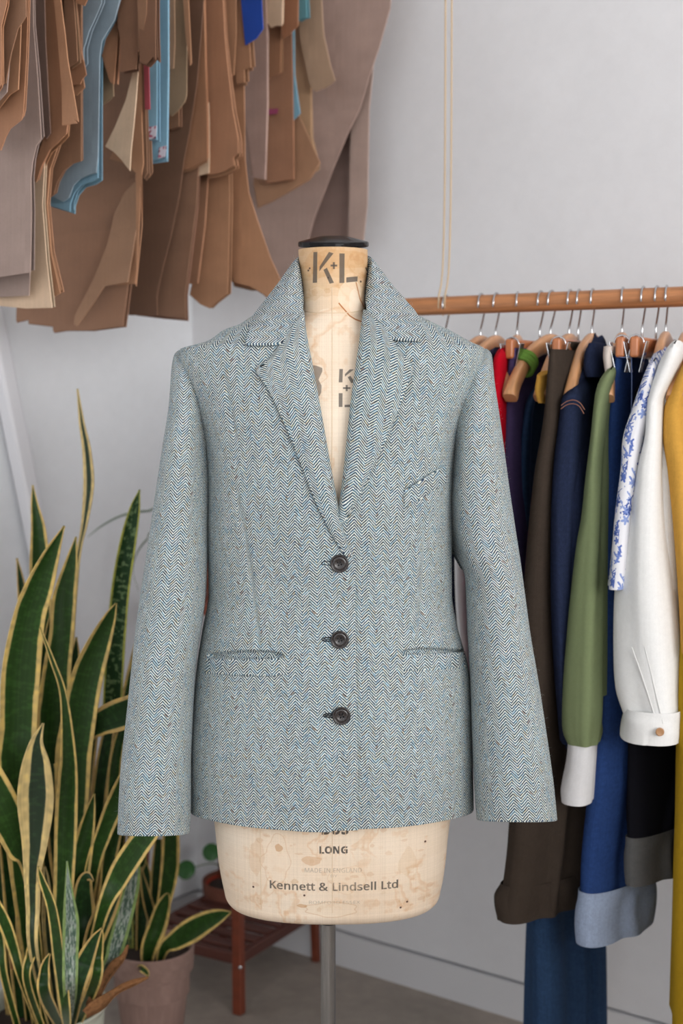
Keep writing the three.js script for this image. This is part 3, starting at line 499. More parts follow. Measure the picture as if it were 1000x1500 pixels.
{
  const horn = mat({ color: C(34, 28, 28), roughness: 0.34, clearcoat: 0.35, clearcoatRoughness: 0.25 }), thread = mat({ color: C(30, 34, 38), roughness: 0.95 }), gap = mat({ color: C(14, 15, 17), roughness: 1 });
  const R = 0.0116, body = lathe([[0, -0.0012], [R * 0.8, -0.0012], [R * 0.97, 0], [R, 0.0010], [R * 0.97, 0.0020], [R * 0.9, 0.0024], [R * 0.8, 0.0021], [R * 0.74, 0.0012], [R * 0.7, 0.0011], [R * 0.62, 0.0017], [R * 0.5, 0.0016], [R * 0.36, 0.0008], [0, 0.0006]], 72);
  let brush = new Brush(body); const ev = new Evaluator(); ev.attributes = ['position', 'normal', 'uv'];
  for (const [sx, sz] of [[1, 1], [1, -1], [-1, 1], [-1, -1]]) { const h = new THREE.CylinderGeometry(0.00105, 0.00105, 0.01, 14); h.translate(sx * 0.0018, 0, sz * 0.0018); const hb = new Brush(h); hb.updateMatrixWorld(); brush.updateMatrixWorld(); brush = ev.evaluate(brush, hb, SUBTRACTION); }
  const bg = brush.geometry.clone(); bg.rotateX(Math.PI / 2); bg.rotateZ(0.3);
  const hole = new THREE.CylinderGeometry(0.0031, 0.0031, 0.0004, 20).rotateX(Math.PI / 2);
  for (const [x, y] of [[497, 825.5], [497.5, 937], [500, 1048.5]]) {
    const p = J(x, y, 0.0052 + 0.003);
    const bhp = []; for (let i = 0; i < 40; i++) { const a = i / 40 * 2 * Math.PI, s = Math.cos(a) > 0 ? 1 : 1; bhp.push(J(x - 14 + 12 * Math.cos(a), y - 0.5 + 2.6 * Math.sign(Math.sin(a)) * Math.pow(Math.abs(Math.sin(a)), 0.5), 0.0056)); }
    const bh = part(jacket, 'buttonhole', tube(bhp, 0.00085, 90, 7, true), thread, 'dark corded buttonhole');
    part(bh, 'slit', barBox(J(x - 24, y - 0.5, 0.0054), J(x - 6, y - 0.5, 0.0054), 0.0012, 0.0012, V(0, 1, 0), 0.0004), gap);
    const b = part(jacket, 'button', bg.clone().translate(p.x, p.y, p.z), horn, 'dark brown four hole button');
    part(b, 'thread', flat([hole.clone().translate(p.x, p.y, p.z - 0.0008), barBox(V(p.x - 0.0016, p.y - 0.0016, p.z + 0.0007), V(p.x + 0.0016, p.y + 0.0016, p.z + 0.0007), 0.0007, 0.0006)]), thread);
    part(b, 'shank', rod(V(p.x, p.y, p.z - 0.0012), V(p.x, p.y, p.z - 0.007), 0.0018, 0.0018, 10), thread);
  }
}
{
  // loose wool fibres standing off the cloth
  const r = rng(909), c = new THREE.CatmullRomCurve3([V(0, -0.001, 0), V(0.0004, 0.0022, 0.0003), V(0.0018, 0.0046, 0), V(0.0040, 0.0058, -0.0006)]), g = new THREE.TubeGeometry(c, 6, 0.00004, 3), src = jacket.children.filter((m) => m.name === 'sleeve' || m.name === 'front_panel' || m.name === 'collar');
  const N = 2400, im = new THREE.InstancedMesh(g, mat({ color: C(214, 222, 224), roughness: 1 }), N), m4 = new THREE.Matrix4(), q = new THREE.Quaternion(), q2 = new THREE.Quaternion(), p = V(0, 0, 0), n = V(0, 0, 0);
  for (let i = 0; i < N; i++) { const m = src[Math.floor(r() * src.length)], a = m.geometry.attributes, k = Math.floor(r() * a.position.count * 0.46); p.fromBufferAttribute(a.position, k); n.fromBufferAttribute(a.normal, k); q.setFromUnitVectors(V(0, 1, 0), n.add(V(r() - 0.5, r() - 0.5, r() - 0.5).multiplyScalar(0.9)).normalize()); q2.setFromAxisAngle(V(0, 1, 0), r() * 6.28); q.multiply(q2); const s = 0.4 + 0.8 * r() * r(); m4.compose(p, q, V(s, s, s)); im.setMatrixAt(i, m4); }
  im.name = 'fibre'; im.userData.kind = 'stuff'; im.userData.label = 'pale loose wool fibres'; jacket.add(im); baseOf.set(im, baseOf.get(jacket));
}
// ---------------------------------------------------------------- pattern cards hung in sets from a rail along the left wall
const NV = V(-0.6, 0, 0.8), WV = V(0.8, 0, 0.6);                  // along the pattern rail toward the camera; along the clothes rail
const RAIL_U = 0.5, RAIL_Y = 2.13;
const railHit = (px) => { const o = RW(RAIL_U, 0, 0), e = V(0, EYE, 0), r = ray(px, 100), t = o.sub(e).dot(WV) / r.dot(WV); return r.multiplyScalar(t).add(e).sub(CORNER).dot(NV); };   // distance from the corner, along the rail
const cardTex = dataTex(512, 512, (x, y, c) => { const n = fbm(x / 90, y / 40, 101, 4), m = hash(x, y, 4), s = fbm(x / 3, y / 60, 103, 3); const k = 232 + 26 * (n - 0.5) + 10 * (m - 0.5) + 12 * (s - 0.5) - (hash(x, y, 6) > 0.996 ? 30 : 0); c[0] = k; c[1] = k; c[2] = k; }, true, 1 / 0.4);
const cardMats = new Map();
function cardMat(rgb, rough = 0.75) { const k = rgb.join() + rough; if (!cardMats.has(k)) cardMats.set(k, mat({ map: cardTex, color: C(...rgb), roughness: rough, vertexColors: true })); return cardMats.get(k); }
const TAN = [186, 138, 104], TAN2 = [172, 124, 92], DARK = [150, 112, 86], MAUVE = [168, 146, 136], PALE = [226, 196, 166], BLUE = [134, 176, 198], GREY = [150, 168, 180], OLIVE = [160, 134, 106];
const tess = new TessellateModifier(0.06, 4);
const hookMat = mat({ color: C(150, 150, 152), metalness: 0.9, roughness: 0.35 });
const rndP = rng(5);
// poly: outline in the picture; d: metres nearer (+) or farther (-) than the set's own plane; n copies behind it; bend: how far the lower end swings out
function cardGeo(poly, o, thick, bend, curl, seed) {
  const pts = poly.map(([x, y]) => { const p = onPlane(x, y, o, NV).sub(o); return [p.dot(WV), p.y]; });
  const top = Math.max(...pts.map((p) => p[1])), low = Math.min(...pts.map((p) => p[1])), mid = (Math.max(...pts.map((p) => p[0])) + Math.min(...pts.map((p) => p[0]))) / 2;
  const sh = new THREE.Shape(); pts.forEach(([a, b], i) => i ? sh.lineTo(a, b) : sh.moveTo(a, b));
  let g = new THREE.ExtrudeGeometry(sh, { depth: thick, bevelEnabled: false, steps: 1 }); g.clearGroups();
  g = tess.modify(g); const p = g.attributes.position, t = g.attributes.uv;
  for (let i = 0; i < p.count; i++) {
    const a = p.getX(i), b = p.getY(i), f = (top - b) / (top - low + 1e-6), h = (a - mid);
    const z = p.getZ(i) + bend * f * f + curl * h * h * (0.3 + f) + 0.004 * Math.sin(5 * h + seed) * f;
    const q = o.clone().addScaledVector(WV, a).addScaledVector(NV, z); p.setXYZ(i, q.x, q.y + b, q.z); t.setXY(i, a, b + seed * 0.13);
  }
  g.deleteAttribute('normal'); g = toCreasedNormals(g.index ? g.toNonIndexed() : g, 0.6);
  // raw cut edges of the card are paler than its faces
  const q = g.attributes.position, col = new Float32Array(q.count * 3), A = V(0, 0, 0), B = V(0, 0, 0), D = V(0, 0, 0);
  for (let i = 0; i < q.count; i += 3) { A.fromBufferAttribute(q, i); B.fromBufferAttribute(q, i + 1).sub(A); D.fromBufferAttribute(q, i + 2).sub(A); const s = Math.abs(B.cross(D).normalize().dot(NV)) < 0.4 ? 1.45 : 1; for (let k = 0; k < 9; k++) col[i * 3 + k] = s; }
  g.setAttribute('color', new THREE.BufferAttribute(col, 3)); return g;
}
let slot = 0;
function cardSet(label, px, cards) {
  let v = railHit(px) ; const o = RW(RAIL_U, RAIL_Y, v);
  const s = thing('pattern_set', label, 'patterns', o.clone(), undefined);
  cards.forEach(([poly, rgb, d = 0, n = 0, bend = 0, curl = 0, rough], k) => {
    for (let c = n; c >= 0; c--) {
      const seed = k * 3.1 + c * 1.7 + px, jx = c ? (hash(k, c, px) - 0.35) * 5 : 0, jy = c ? (hash(c, k, px + 1) - 0.5) * 10 : 0;
      const shade = c ? 0.88 + 0.16 * hash(c, k, px + 2) : 1, tone = rgb.map((x) => Math.round(x * shade / 4) * 4);
      const po = poly.map(([x, y], i) => [x + jx, y < -20 ? y : y + jy]);
      part(s, 'card', cardGeo(po, o.clone().addScaledVector(NV, d - c * 0.0062), 0.0016, bend * (1 - 0.03 * c), curl, seed), cardMat(c ? tone : rgb, rough ?? 0.75));
    }
  });
  // hook over the rail
  const r = 0.02, pts = []; for (let i = 0; i <= 14; i++) { const a = -0.6 + i / 14 * 4.2; pts.push(o.clone().addScaledVector(WV, r * Math.cos(a)).add(V(0, r * Math.sin(a), 0))); }
  pts.push(o.clone().addScaledVector(WV, -0.012).add(V(0, -0.06, 0)), o.clone().addScaledVector(WV, 0).add(V(0, -0.2, 0)));
  part(s, 'hook', tube(pts, 0.0018, 60, 8), hookMat);
  return s;
}
const U = -95;
cardSet('stack of narrow brown pattern cards with stepped curved ends at far left, foremost', -12, [
  [[[-40, U], [44, U], [44, 0], [44, 90], [43, 166], [41, 177], [24, 190], [17, 205], [12, 222], [0, 220], [-40, 200]], TAN2, -0.01, 1, 0.01],
  [[[-40, U], [34, U], [33, 30], [32, 132], [20, 140], [6, 160], [-40, 176]], TAN, 0.005, 1, 0.01],
  [[[-40, U], [23, U], [22, 60], [20, 137], [2, 158], [-40, 166]], MAUVE, 0.02, 1, 0.01],
  [[[-40, U], [38, U], [38, 24], [26, 42], [16, 78], [8, 122], [-40, 140]], DARK, 0.034, 2, 0.0],
  [[[-40, U], [14, U], [12, 4], [4, 38], [4, 124], [0, 131], [-40, 131]], TAN2, 0.052, 2, 0.0],
]);
cardSet('large mauve grey pattern card with a straight lower edge left of the brown curved stack', 40, [
  [[[-60, U], [48, U], [51, 40], [58, 112], [65, 204], [58, 214], [53, 238], [51, 262], [53, 310], [54, 400], [20, 405], [0, 408], [-60, 412]], MAUVE, 0.0, 1, 0.01],
  [[[-60, U], [42, U], [52, 200], [48, 300], [42, 433], [0, 435], [-60, 436]], MAUVE, -0.03, 1, 0.0],
  [[[-60, U], [60, U], [68, 220], [64, 300], [70, 380], [78, 451], [40, 452], [0, 448], [-60, 446]], PALE, -0.05, 2, 0.0],
]);
cardSet('tan brown pattern cards with curved armhole edges, just left of the grey blue cards', 82, [
  [[[60, U], [84, U], [92, 0], [101, 52], [108, 92], [121, 140], [133, 182], [126, 178], [131, 184], [108, 187], [103, 140], [92, 70], [82, 0]], TAN, 0.035, 0, 0.02, 0.4],
  [[[56, U], [82, U], [90, 40], [96, 120], [103, 160], [108, 172], [107, 198], [98, 208], [84, 222], [74, 246], [69, 268], [60, 262], [70, 220], [78, 190]], TAN2, 0.012, 4, 0.02],
  [[[40, U], [64, U], [68, 60], [76, 196], [70, 204], [62, 190], [56, 100]], [132, 106, 94], 0.03, 0, 0.0],
  [[[60, U], [120, U], [119, 190], [119, 236], [106, 240], [94, 250], [84, 268], [80, 284], [72, 290], [66, 230]], DARK, -0.03, 2, 0.0],
  [[[50, U], [76, U], [86, 215], [74, 250], [70, 300], [76, 370], [90, 430], [80, 434], [74, 440], [64, 405], [56, 335], [54, 258], [58, 215]], TAN, -0.01, 4, 0.0],
]);
cardSet('short brown pattern cards with a white edged dark strip above the tan curved cards', 108, [
  [[[90, U], [107, U], [112, 0], [124, 92], [112, 101], [101, 40]], DARK, 0.02, 2, 0.01],
  [[[88, U], [118, U], [122, 60], [138, 112], [133, 118], [130, 126], [118, 128], [111, 112]], TAN2, 0.0, 0, 0.02, 0.5],
  [[[90, U], [120, U], [126, 80], [141, 132], [130, 144], [118, 142], [112, 120]], TAN, -0.015, 0, 0.02, 0.5],
  [[[100, U], [124, U], [126, 0], [122, 8], [110, 4]], TAN2, 0.034, 0],
]);
cardSet('grey blue pattern cards with bright blue edges and a scooped lower edge', 140, [
  [[[104, U], [154, U], [153, 6], [148, 20], [137, 48], [131, 74], [133, 96], [118, 120], [108, 60]], GREY, 0.025, 1, 0.012],
  [[[100, U], [174, U], [176, 0], [168, 30], [150, 60], [147, 84], [147, 150], [147, 230], [145, 254], [136, 256], [122, 262], [112, 272], [106, 290], [98, 296], [84, 290], [78, 270], [96, 180]], GREY, 0.006, 1, 0.01],
  [[[100, U], [176, U], [177, 2], [170, 30], [153, 60], [149, 84], [150, 170], [152, 262], [143, 268], [128, 272], [118, 284], [113, 300], [113, 311], [96, 306], [80, 301], [78, 280], [92, 180]], BLUE, -0.014, 3, 0.01],
]);
cardSet('short brown and olive pattern cards hanging behind the grey blue set', 172, [
  [[[146, U], [182, U], [178, 30], [176, 126], [170, 122], [158, 88], [150, 66]], TAN2, 0.02, 2, 0.01, 0.6],
  [[[144, U], [168, U], [170, 100], [175, 143], [162, 152], [150, 158], [146, 140], [146, 60]], OLIVE, -0.004, 1, 0.015, 0.6],
  [[[172, U], [208, U], [207, 40], [202, 102], [180, 106], [179, 60], [175, 40]], [142, 104, 80], 0.035, 2, 0.0],
  [[[196, U], [216, U], [214, 20], [210, 40], [208, 70], [204, 80]], DARK, 0.05, 2, 0.0],
  [[[204, U], [230, U], [230, 50], [231, 88], [226, 84], [216, 95], [208, 92]], [128, 92, 70], 0.045, 3, 0.0],
]);
cardSet('curled cream backed pattern card with a pointed corner in front of the brown sheets', 196, [
  [[[196, U], [208, U], [211, 60], [212, 150], [212, 226], [214, 254], [208, 248], [199, 238], [186, 226], [173, 218], [184, 188], [196, 150], [203, 110]], PALE, 0.02, 0, 0.03, 0.8],
  [[[196, U], [206, U], [203, 120], [190, 180], [170, 218], [162, 233], [180, 238], [194, 246], [204, 258], [209, 280], [211, 330], [204, 420], [208, 300], [207, 270], [212, 240]], TAN, 0.0, 0, 0.01],
  [[[208, U], [213, U], [214, 100], [219, 254], [214, 262], [212, 180]], DARK, -0.012, 3, 0.0],
  [[[206, U], [217, U], [217, 100], [218, 160], [211, 160]], [168, 72, 82], 0.005, 0],
]);
const blueSet = cardSet('pale blue pattern cards with scraps of red and white printed cloth at their corners', 226, [
  [[[224, U], [247, U], [247, 100], [245, 232], [218, 236], [219, 150], [226, 100]], [140, 184, 206], 0.0, 2, 0.0],
  [[[212, U], [231, U], [231, 205], [219, 206], [214, 150]], [140, 184, 206], 0.02, 1, 0.0],
]);
{
  // red and white printed scraps pinned to the two corners
  const cv = document.createElement('canvas'); cv.width = cv.height = 96; const c = cv.getContext('2d'); c.fillStyle = '#c9c4cf'; c.fillRect(0, 0, 96, 96);
  for (let i = 0; i < 60; i++) { c.fillStyle = ['#8e2f45', '#a8506a', '#5a3c62', '#7a2438'][i % 4]; c.beginPath(); c.ellipse(96 * hash(i, 1, 5), 96 * hash(i, 2, 5), 3 + 7 * hash(i, 3, 5), 2 + 4 * hash(i, 4, 5), 3 * hash(i, 5, 5), 0, 7); c.fill(); }
  const t = new THREE.CanvasTexture(cv); t.colorSpace = THREE.SRGBColorSpace; t.wrapS = t.wrapT = THREE.RepeatWrapping; t.repeat.set(20, 20); const m = mat({ map: t, roughness: 0.95 });
  const o = blueSet.position.clone();
  part(blueSet, 'cloth_scrap', cardGeo([[219, 186], [230, 184], [230.5, 203], [219, 205]], o.clone().addScaledVector(NV, 0.0235), 0.0008, 0, 0, 1), m, 'red and white printed cloth scrap');
  part(blueSet, 'cloth_scrap', cardGeo([[234, 216], [244.5, 213], [244, 231], [234, 232.5]], o.clone().addScaledVector(NV, 0.0035), 0.0008, 0, 0, 2), m, 'red and white printed cloth scrap');
}
cardSet('huge mid brown pattern sheets hanging lowest, behind the blue scooped cards', 214, [
  [[[60, U], [206, U], [202, 150], [206, 240], [206, 300], [200, 420], [195, 478], [150, 484], [110, 484], [92, 487], [90, 478], [54, 474], [53, 468], [36, 472], [36, 440], [78, 330]], [160, 120, 94], -0.03, 2, 0.02],
  [[[202, 100], [207, 240], [204, 264], [186, 282], [172, 312], [164, 356], [146, 410], [124, 462], [123, 476], [128, 478], [146, 448], [162, 420], [196, 414], [206, 330], [210, 200]], [172, 134, 106], 0.0, 0, 0.02, 0.4],
  [[[190, 300], [206, 300], [200, 416], [175, 418], [160, 424], [170, 400]], TAN, -0.012, 0, 0.0],
]);
cardSet('olive brown pattern cards with a blunt pointed end beside the pale blue set', 258, [
  [[[242, U], [270, U], [277, 60], [280, 140], [278, 150], [266, 166], [259, 172], [250, 158], [246, 100]], OLIVE, 0.0, 1, 0.01],
  [[[240, U], [255, U], [256, 60], [254, 100], [247, 102], [244, 60]], [170, 136, 108], 0.02, 0],
  [[[262, U], [272, U], [282, 92], [280, 96], [274, 60]], TAN, 0.015, 0],
  [[[238, U], [262, U], [262, 185], [247, 190], [243, 100]], DARK, -0.02, 1],
]);
cardSet('deep brown broad pattern sheet between the cream curl and the tan stack', 262, [
  [[[212, U], [306, U], [290, 120], [280, 190], [272, 235], [266, 285], [256, 340], [240, 412], [236, 436], [238, 462], [196, 462], [200, 400], [208, 290], [213, 200]], [122, 90, 70], -0.03, 0, 0.015],
  [[[210, U], [300, U], [296, 180], [290, 300], [274, 430], [275, 466], [240, 463], [200, 458], [206, 400]], [150, 112, 88], -0.055, 2, 0.0],
]);
cardSet('thick stack of tan pattern cards with frayed light edges, centre of the row', 306, [
  [[[268, U], [296, U], [302, 90], [306, 170], [308, 234], [300, 238], [284, 247], [273, 250], [272, 232], [281, 160], [282, 60]], TAN2, 0.03, 3, 0.01, 0.5],
  [[[284, U], [322, U], [332, 56], [338, 104], [346, 160], [356, 204], [357, 226], [350, 232], [352, 244], [338, 252], [326, 256], [312, 258], [306, 240], [298, 150], [290, 60]], [180, 130, 98], 0.0, 5, 0.01, 0.4],
  [[[275, 150], [306, 150], [309, 254], [294, 258], [282, 266], [274, 274], [274, 262]], PALE, 0.012, 0, 0.01],
  [[[262, 150], [306, 150], [306, 262], [302, 330], [292, 416], [262, 416], [266, 330], [268, 270]], [178, 132, 102], -0.03, 1, 0.0],
  [[[230, 440], [262, 150], [266, 300], [262, 416], [260, 438], [246, 438], [244, 444], [236, 438], [246, 400]], PALE, -0.012, 0, 0.0],
  [[[296, 150], [336, 150], [338, 300], [336, 430], [318, 444], [310, 452], [296, 446], [280, 432], [296, 350]], TAN, -0.05, 3, 0.0],
]);
cardSet('short striped bunch of narrow tan cards above the thick tan stack', 338, [
  [[[318, U], [345, U], [345, 50], [341, 110], [336, 108], [329, 60]], TAN, 0.02, 3, 0.0],
  [[[340, U], [362, U], [366, 40], [370, 100], [360, 103], [361, 122], [350, 124], [345, 80]], [176, 130, 98], 0.0, 3, 0.0],
]);
cardSet('wide tan pattern sheet with a long slanting right edge behind the jacket collar', 344, [
  [[[320, U], [360, U], [358, 120], [360, 235], [366, 282], [378, 320], [398, 376], [424, 432], [410, 446], [392, 432], [372, 420], [346, 414], [334, 352], [326, 260]], [192, 142, 106], -0.02, 1, 0.01],
  [[[320, U], [356, U], [352, 240], [372, 330], [395, 424], [370, 424], [345, 418], [332, 360]], TAN2, -0.05, 1],
]);
cardSet('bright royal blue pattern card with a slanted end', 331, [[[[346, U], [380, U], [383, 20], [384, 42], [374, 56], [358, 66], [354, 20]], [38, 78, 170], 0.0, 0, 0.0, 0, 0.4]]);
cardSet('short cream pattern cards with notched ends beside the royal blue card', 396, [
  [[[374, U], [416, U], [414, 38], [404, 38], [398, 41], [394, 35], [384, 33], [380, 0]], PALE, 0.0, 1],
  [[[406, U], [430, U], [437, 0], [436, 38], [424, 50], [414, 56], [412, 20]], [166, 114, 82], -0.02, 1],
]);
cardSet('mauve pattern strips fanned edge on below the royal blue card', 376, [
  [[[350, U], [388, U], [391, 60], [391, 150], [387, 263], [370, 260], [362, 200], [353, 130]], [186, 156, 144], -0.03, 4, 0.0],
]);
const marked = cardSet('brown pattern card bundle with a magenta mark, in front of the tan curved card', 416, [
  [[[380, U], [412, U], [414, 40], [413, 108], [400, 114], [391, 120], [390, 40]], TAN2, 0.0, 1],
  [[[384, U], [424, U], [428, 110], [429, 262], [414, 264], [390, 268], [386, 200]], [172, 124, 94], -0.03, 3],
  [[[374, 150], [430, 150], [470, 238], [456, 262], [420, 284], [398, 296], [380, 304], [374, 270]], [184, 140, 108], -0.06, 1],
]);
part(marked, 'mark', cardGeo([[392, 160], [408, 159], [408, 167], [392, 169]], marked.position.clone().addScaledVector(NV, -0.0282), 0.0006, 0, 0, 1), mat({ color: C(150, 62, 96), roughness: 0.9 }), 'magenta marked strip');
cardSet('small teal and pale blue pattern cards hanging among the tan cards at the right', 436, [
  [[[430, U], [446, U], [451, 26], [444, 28], [438, 32], [434, 0]], [112, 168, 178], 0.015, 1],
  [[[423, U], [430, U], [431, 110], [439, 166], [429, 176], [425, 110]], [140, 188, 210], 0.0, 1],
]);
cardSet('pale tan pattern cards with a rounded hip curve and a grey tape stripe', 452, [
  [[[426, U], [466, U], [474, 50], [484, 96], [491, 118], [480, 127], [462, 134], [455, 128], [440, 60]], [196, 164, 136], 0.0, 1, 0.0],
  [[[426, 0], [456, 0], [456, 140], [457, 200], [467, 244], [440, 262], [428, 268], [428, 120]], [202, 164, 128], -0.02, 2, 0.0],
]);
cardSet('largest mauve pattern sheets with a diagonal slit, rearmost at the right of the row', 492, [
  [[[360, U], [578, U], [572, 12], [556, 70], [543, 108], [528, 160], [514, 188], [490, 246], [462, 320], [448, 372], [444, 424], [400, 430], [336, 400], [330, 280]], [190, 162, 150], 0.0, 0, 0.0],
  [[[506, U], [560, U], [545, 110], [540, 160], [537, 300], [531, 354], [510, 352], [512, 240], [514, 180]], [194, 168, 156], -0.016, 4, 0.0],
  [[[420, U], [530, U], [530, 150], [525, 352], [470, 356], [430, 360]], [170, 142, 132], -0.052, 1, 0.0],
]);
{
  const o = thing('pattern_rail', 'long wooden rail above the picture carrying the hanging pattern sets', 'rail', RW(RAIL_U, RAIL_Y, 0));
  part(o, 'pole', rod(RW(RAIL_U, RAIL_Y - 0.001, 0), RW(RAIL_U, RAIL_Y - 0.001, 2.2), 0.0165, 0.0165, 28), mat({ color: C(176, 126, 84), roughness: 0.6 }));
  for (const v of [0.5, 1.8]) part(o, 'cord', rod(RW(RAIL_U, RAIL_Y + 0.012, v), RW(RAIL_U, ROOM_H, v), 0.003, 0.003, 10), mat({ color: C(206, 186, 150), roughness: 0.9 }));
}
// ---------------------------------------------------------------- clothes rail, hangers and garments
const RAIL_V = 0.33, GD = V(0.407, 0, -0.9134), E1 = V(0.9134, 0, 0.407);   // GD: along a hanging garment, away from the camera
const railAt = (px) => { const o = RW(0, 0, RAIL_V), e = V(0, EYE, 0), r = ray(px, 445), t = o.sub(e).dot(NV) / r.dot(NV), p = r.multiplyScalar(t).add(e); p.y = RAIL_H; return p; };
const RAIL_H = 1.3785, RAIL_R = 0.0152;
const metal = mat({ color: C(196, 196, 198), metalness: 1, roughness: 0.22 });
function woodTex(base, seed, rx, ry) { return dataTex(512, 256, (x, y, c) => { const n = fbm(x / 128, y / 10, seed, 4, 0), m = fbm(x / 40, y / 3, seed + 5, 3, 0), f = Math.sin((y / 9) + 6 * n); const k = 1 + 0.12 * (n - 0.5) + 0.14 * (m - 0.5) + 0.05 * f; c[0] = base[0] * k; c[1] = base[1] * k; c[2] = base[2] * k; }, true, rx, ry); }
const railWood = mat({ map: woodTex([190, 130, 86], 201, 3, 1), roughness: 0.5 });
const hangWood = mat({ map: woodTex([206, 152, 106], 211, 4, 4), roughness: 0.38, clearcoat: 0.25, clearcoatRoughness: 0.3 });
const hangRed = mat({ map: woodTex([188, 116, 72], 221, 4, 4), roughness: 0.38, clearcoat: 0.25, clearcoatRoughness: 0.3 });
{
  const a = railAt(560), b = railAt(1250), o = thing('clothes_rail', 'horizontal round wooden clothes rail hung from the ceiling on beige cords', 'rail', a);
  const g = rod(a, b, RAIL_R, RAIL_R, 32); { const t = g.attributes.uv; for (let i = 0; i < t.count; i++) { const u = t.getX(i); t.setXY(i, t.getY(i), u); } }
  part(o, 'pole', g, railWood);
  const cordMat = mat({ color: C(206, 182, 150), roughness: 0.95 });
  for (const [px, s] of [[649, 0], [658, 1], [1190, 0], [1199, 1]]) {
    const p = railAt(px), q = p.clone(); q.y = ROOM_H; part(o, 'cord', tube([p.clone().add(V(0, -RAIL_R - 0.001, 0)).addScaledVector(NV, 0.0), p.clone().addScaledVector(NV, RAIL_R + 0.001), p.clone().add(V(0, 0.05, 0)).addScaledVector(NV, 0.004), p.clone().add(V(0, 0.7, 0)), q], 0.0015, 80, 8), cordMat);
  }
}
// hangers: built once round the origin (rail centre), arms along x
function hookGeo(drop, lean = 0) {
  const pts = [], r = RAIL_R + 0.0021; for (let i = 0; i <= 16; i++) { const a = -0.35 + i / 16 * 3.6; pts.push(V(r * Math.cos(a), r * Math.sin(a), 0)); }
  pts.push(V(-r * 0.92, -0.012, 0), V(-0.004 + lean * 0.3, -0.034, 0), V(lean, -0.044, 0), V(lean, -drop, 0)); return tube(pts, 0.0017, 90, 8);
}
const armPath = [[-0.175, -0.152, -0.004], [-0.155, -0.127, -0.004], [-0.1, -0.09, -0.002], [-0.045, -0.073, 0], [0, -0.068, 0], [0.045, -0.073, 0], [0.1, -0.09, -0.002], [0.155, -0.127, -0.004], [0.175, -0.152, -0.004]].map((a) => V(...a));
function armGeo() {
  const N = 60, R = 20, rows = []; for (let i = 0; i <= N; i++) { const f = i / N, p = catmull(armPath, f), q = catmull(armPath, Math.min(1, f + 0.01)), q0 = catmull(armPath, Math.max(0, f - 0.01)), t = q.sub(q0).normalize(), n = V(-t.y, t.x, 0).normalize(); const h = lerp(0.0125, 0.017, Math.exp(-Math.pow((f - 0.5) / 0.1, 2))) * (f < 0.012 || f > 0.988 ? 0.8 : 1), w = lerp(0.0065, 0.0105, Math.pow(Math.abs(f - 0.5) * 2, 3)); const r = []; for (let k = 0; k < R; k++) { const a = k / R * 2 * Math.PI, c = Math.cos(a), s = Math.sin(a); r.push(p.clone().addScaledVector(n, h * Math.sign(c) * Math.pow(Math.abs(c), 0.6)).add(V(0, 0, w * Math.sign(s) * Math.pow(Math.abs(s), 0.6)))); } rows.push(r); }
  const body = sheet(R, N, (i, j) => rows[j][i % R], (i, j) => [j / N * 0.4, i / R * 0.05], { closed: true });
  const caps = [0, N].map((j) => { const c = rows[j].reduce((a, p) => a.add(p), V(0, 0, 0)).multiplyScalar(1 / R), po = []; for (let k = 0; k < R; k++) { const a = rows[j][k], b = rows[j][(k + 1) % R]; po.push(...c.toArray(), ...a.toArray(), ...b.toArray()); } const g = new THREE.BufferGeometry(); g.setAttribute('position', new THREE.Float32BufferAttribute(po, 3)); g.setAttribute('uv', new THREE.Float32BufferAttribute(new Array(po.length / 3 * 2).fill(0), 2)); g.computeVertexNormals(); return g; });
  return flat([body, ...caps]);
}
const protoW = new THREE.Group(); { const m = new THREE.Mesh(armGeo(), hangWood); m.name = 'arms'; const h = new THREE.Mesh(hookGeo(0.066, 0.004), metal); h.name = 'hook'; protoW.add(m, h); }
const protoC = new THREE.Group(); {
  const bar = new THREE.Mesh(new RoundedBoxGeometry(0.31, 0.03, 0.013, 3, 0.004).translate(0, -0.078, 0), hangRed); bar.name = 'bar'; const h = new THREE.Mesh(hookGeo(0.066, 0.004), metal); h.name = 'hook'; protoC.add(bar, h);
  for (const x of [-0.125, 0.14]) {
    const plates = [1, -1].map((s) => { const g = new RoundedBoxGeometry(0.018, 0.046, 0.0016, 2, 0.0007); g.rotateX(s * 0.22); g.translate(x, -0.092, s * 0.0115); return g; });
    const coil = new THREE.TorusGeometry(0.0048, 0.0014, 8, 24).rotateY(Math.PI / 2).translate(x, -0.066, 0), pin = rod(V(x - 0.011, -0.066, 0), V(x + 0.011, -0.066, 0), 0.0016, 0.0016, 8), fold = new THREE.TorusGeometry(0.011, 0.0016, 8, 20, Math.PI).rotateY(Math.PI / 2).translate(x, -0.072, 0);
    const c = new THREE.Mesh(flat([...plates, coil, pin, fold]), metal); c.name = 'clip'; protoC.add(c);
  }
}
function hanger(px, label, clip = false, turn = 0) {
  const o = (clip ? protoC : protoW).clone(), p = railAt(px); o.name = numbered(clip ? 'clip_hanger' : 'coat_hanger'); o.position.copy(p); o.rotation.y = Math.atan2(-0.9134, -0.407) + turn; scene.add(o); baseOf.set(o, p.clone());
  o.userData.label = label; o.userData.category = 'hanger'; o.userData.group = clip ? 'clip hangers on the clothes rail' : 'coat hangers on the clothes rail'; return o;
}
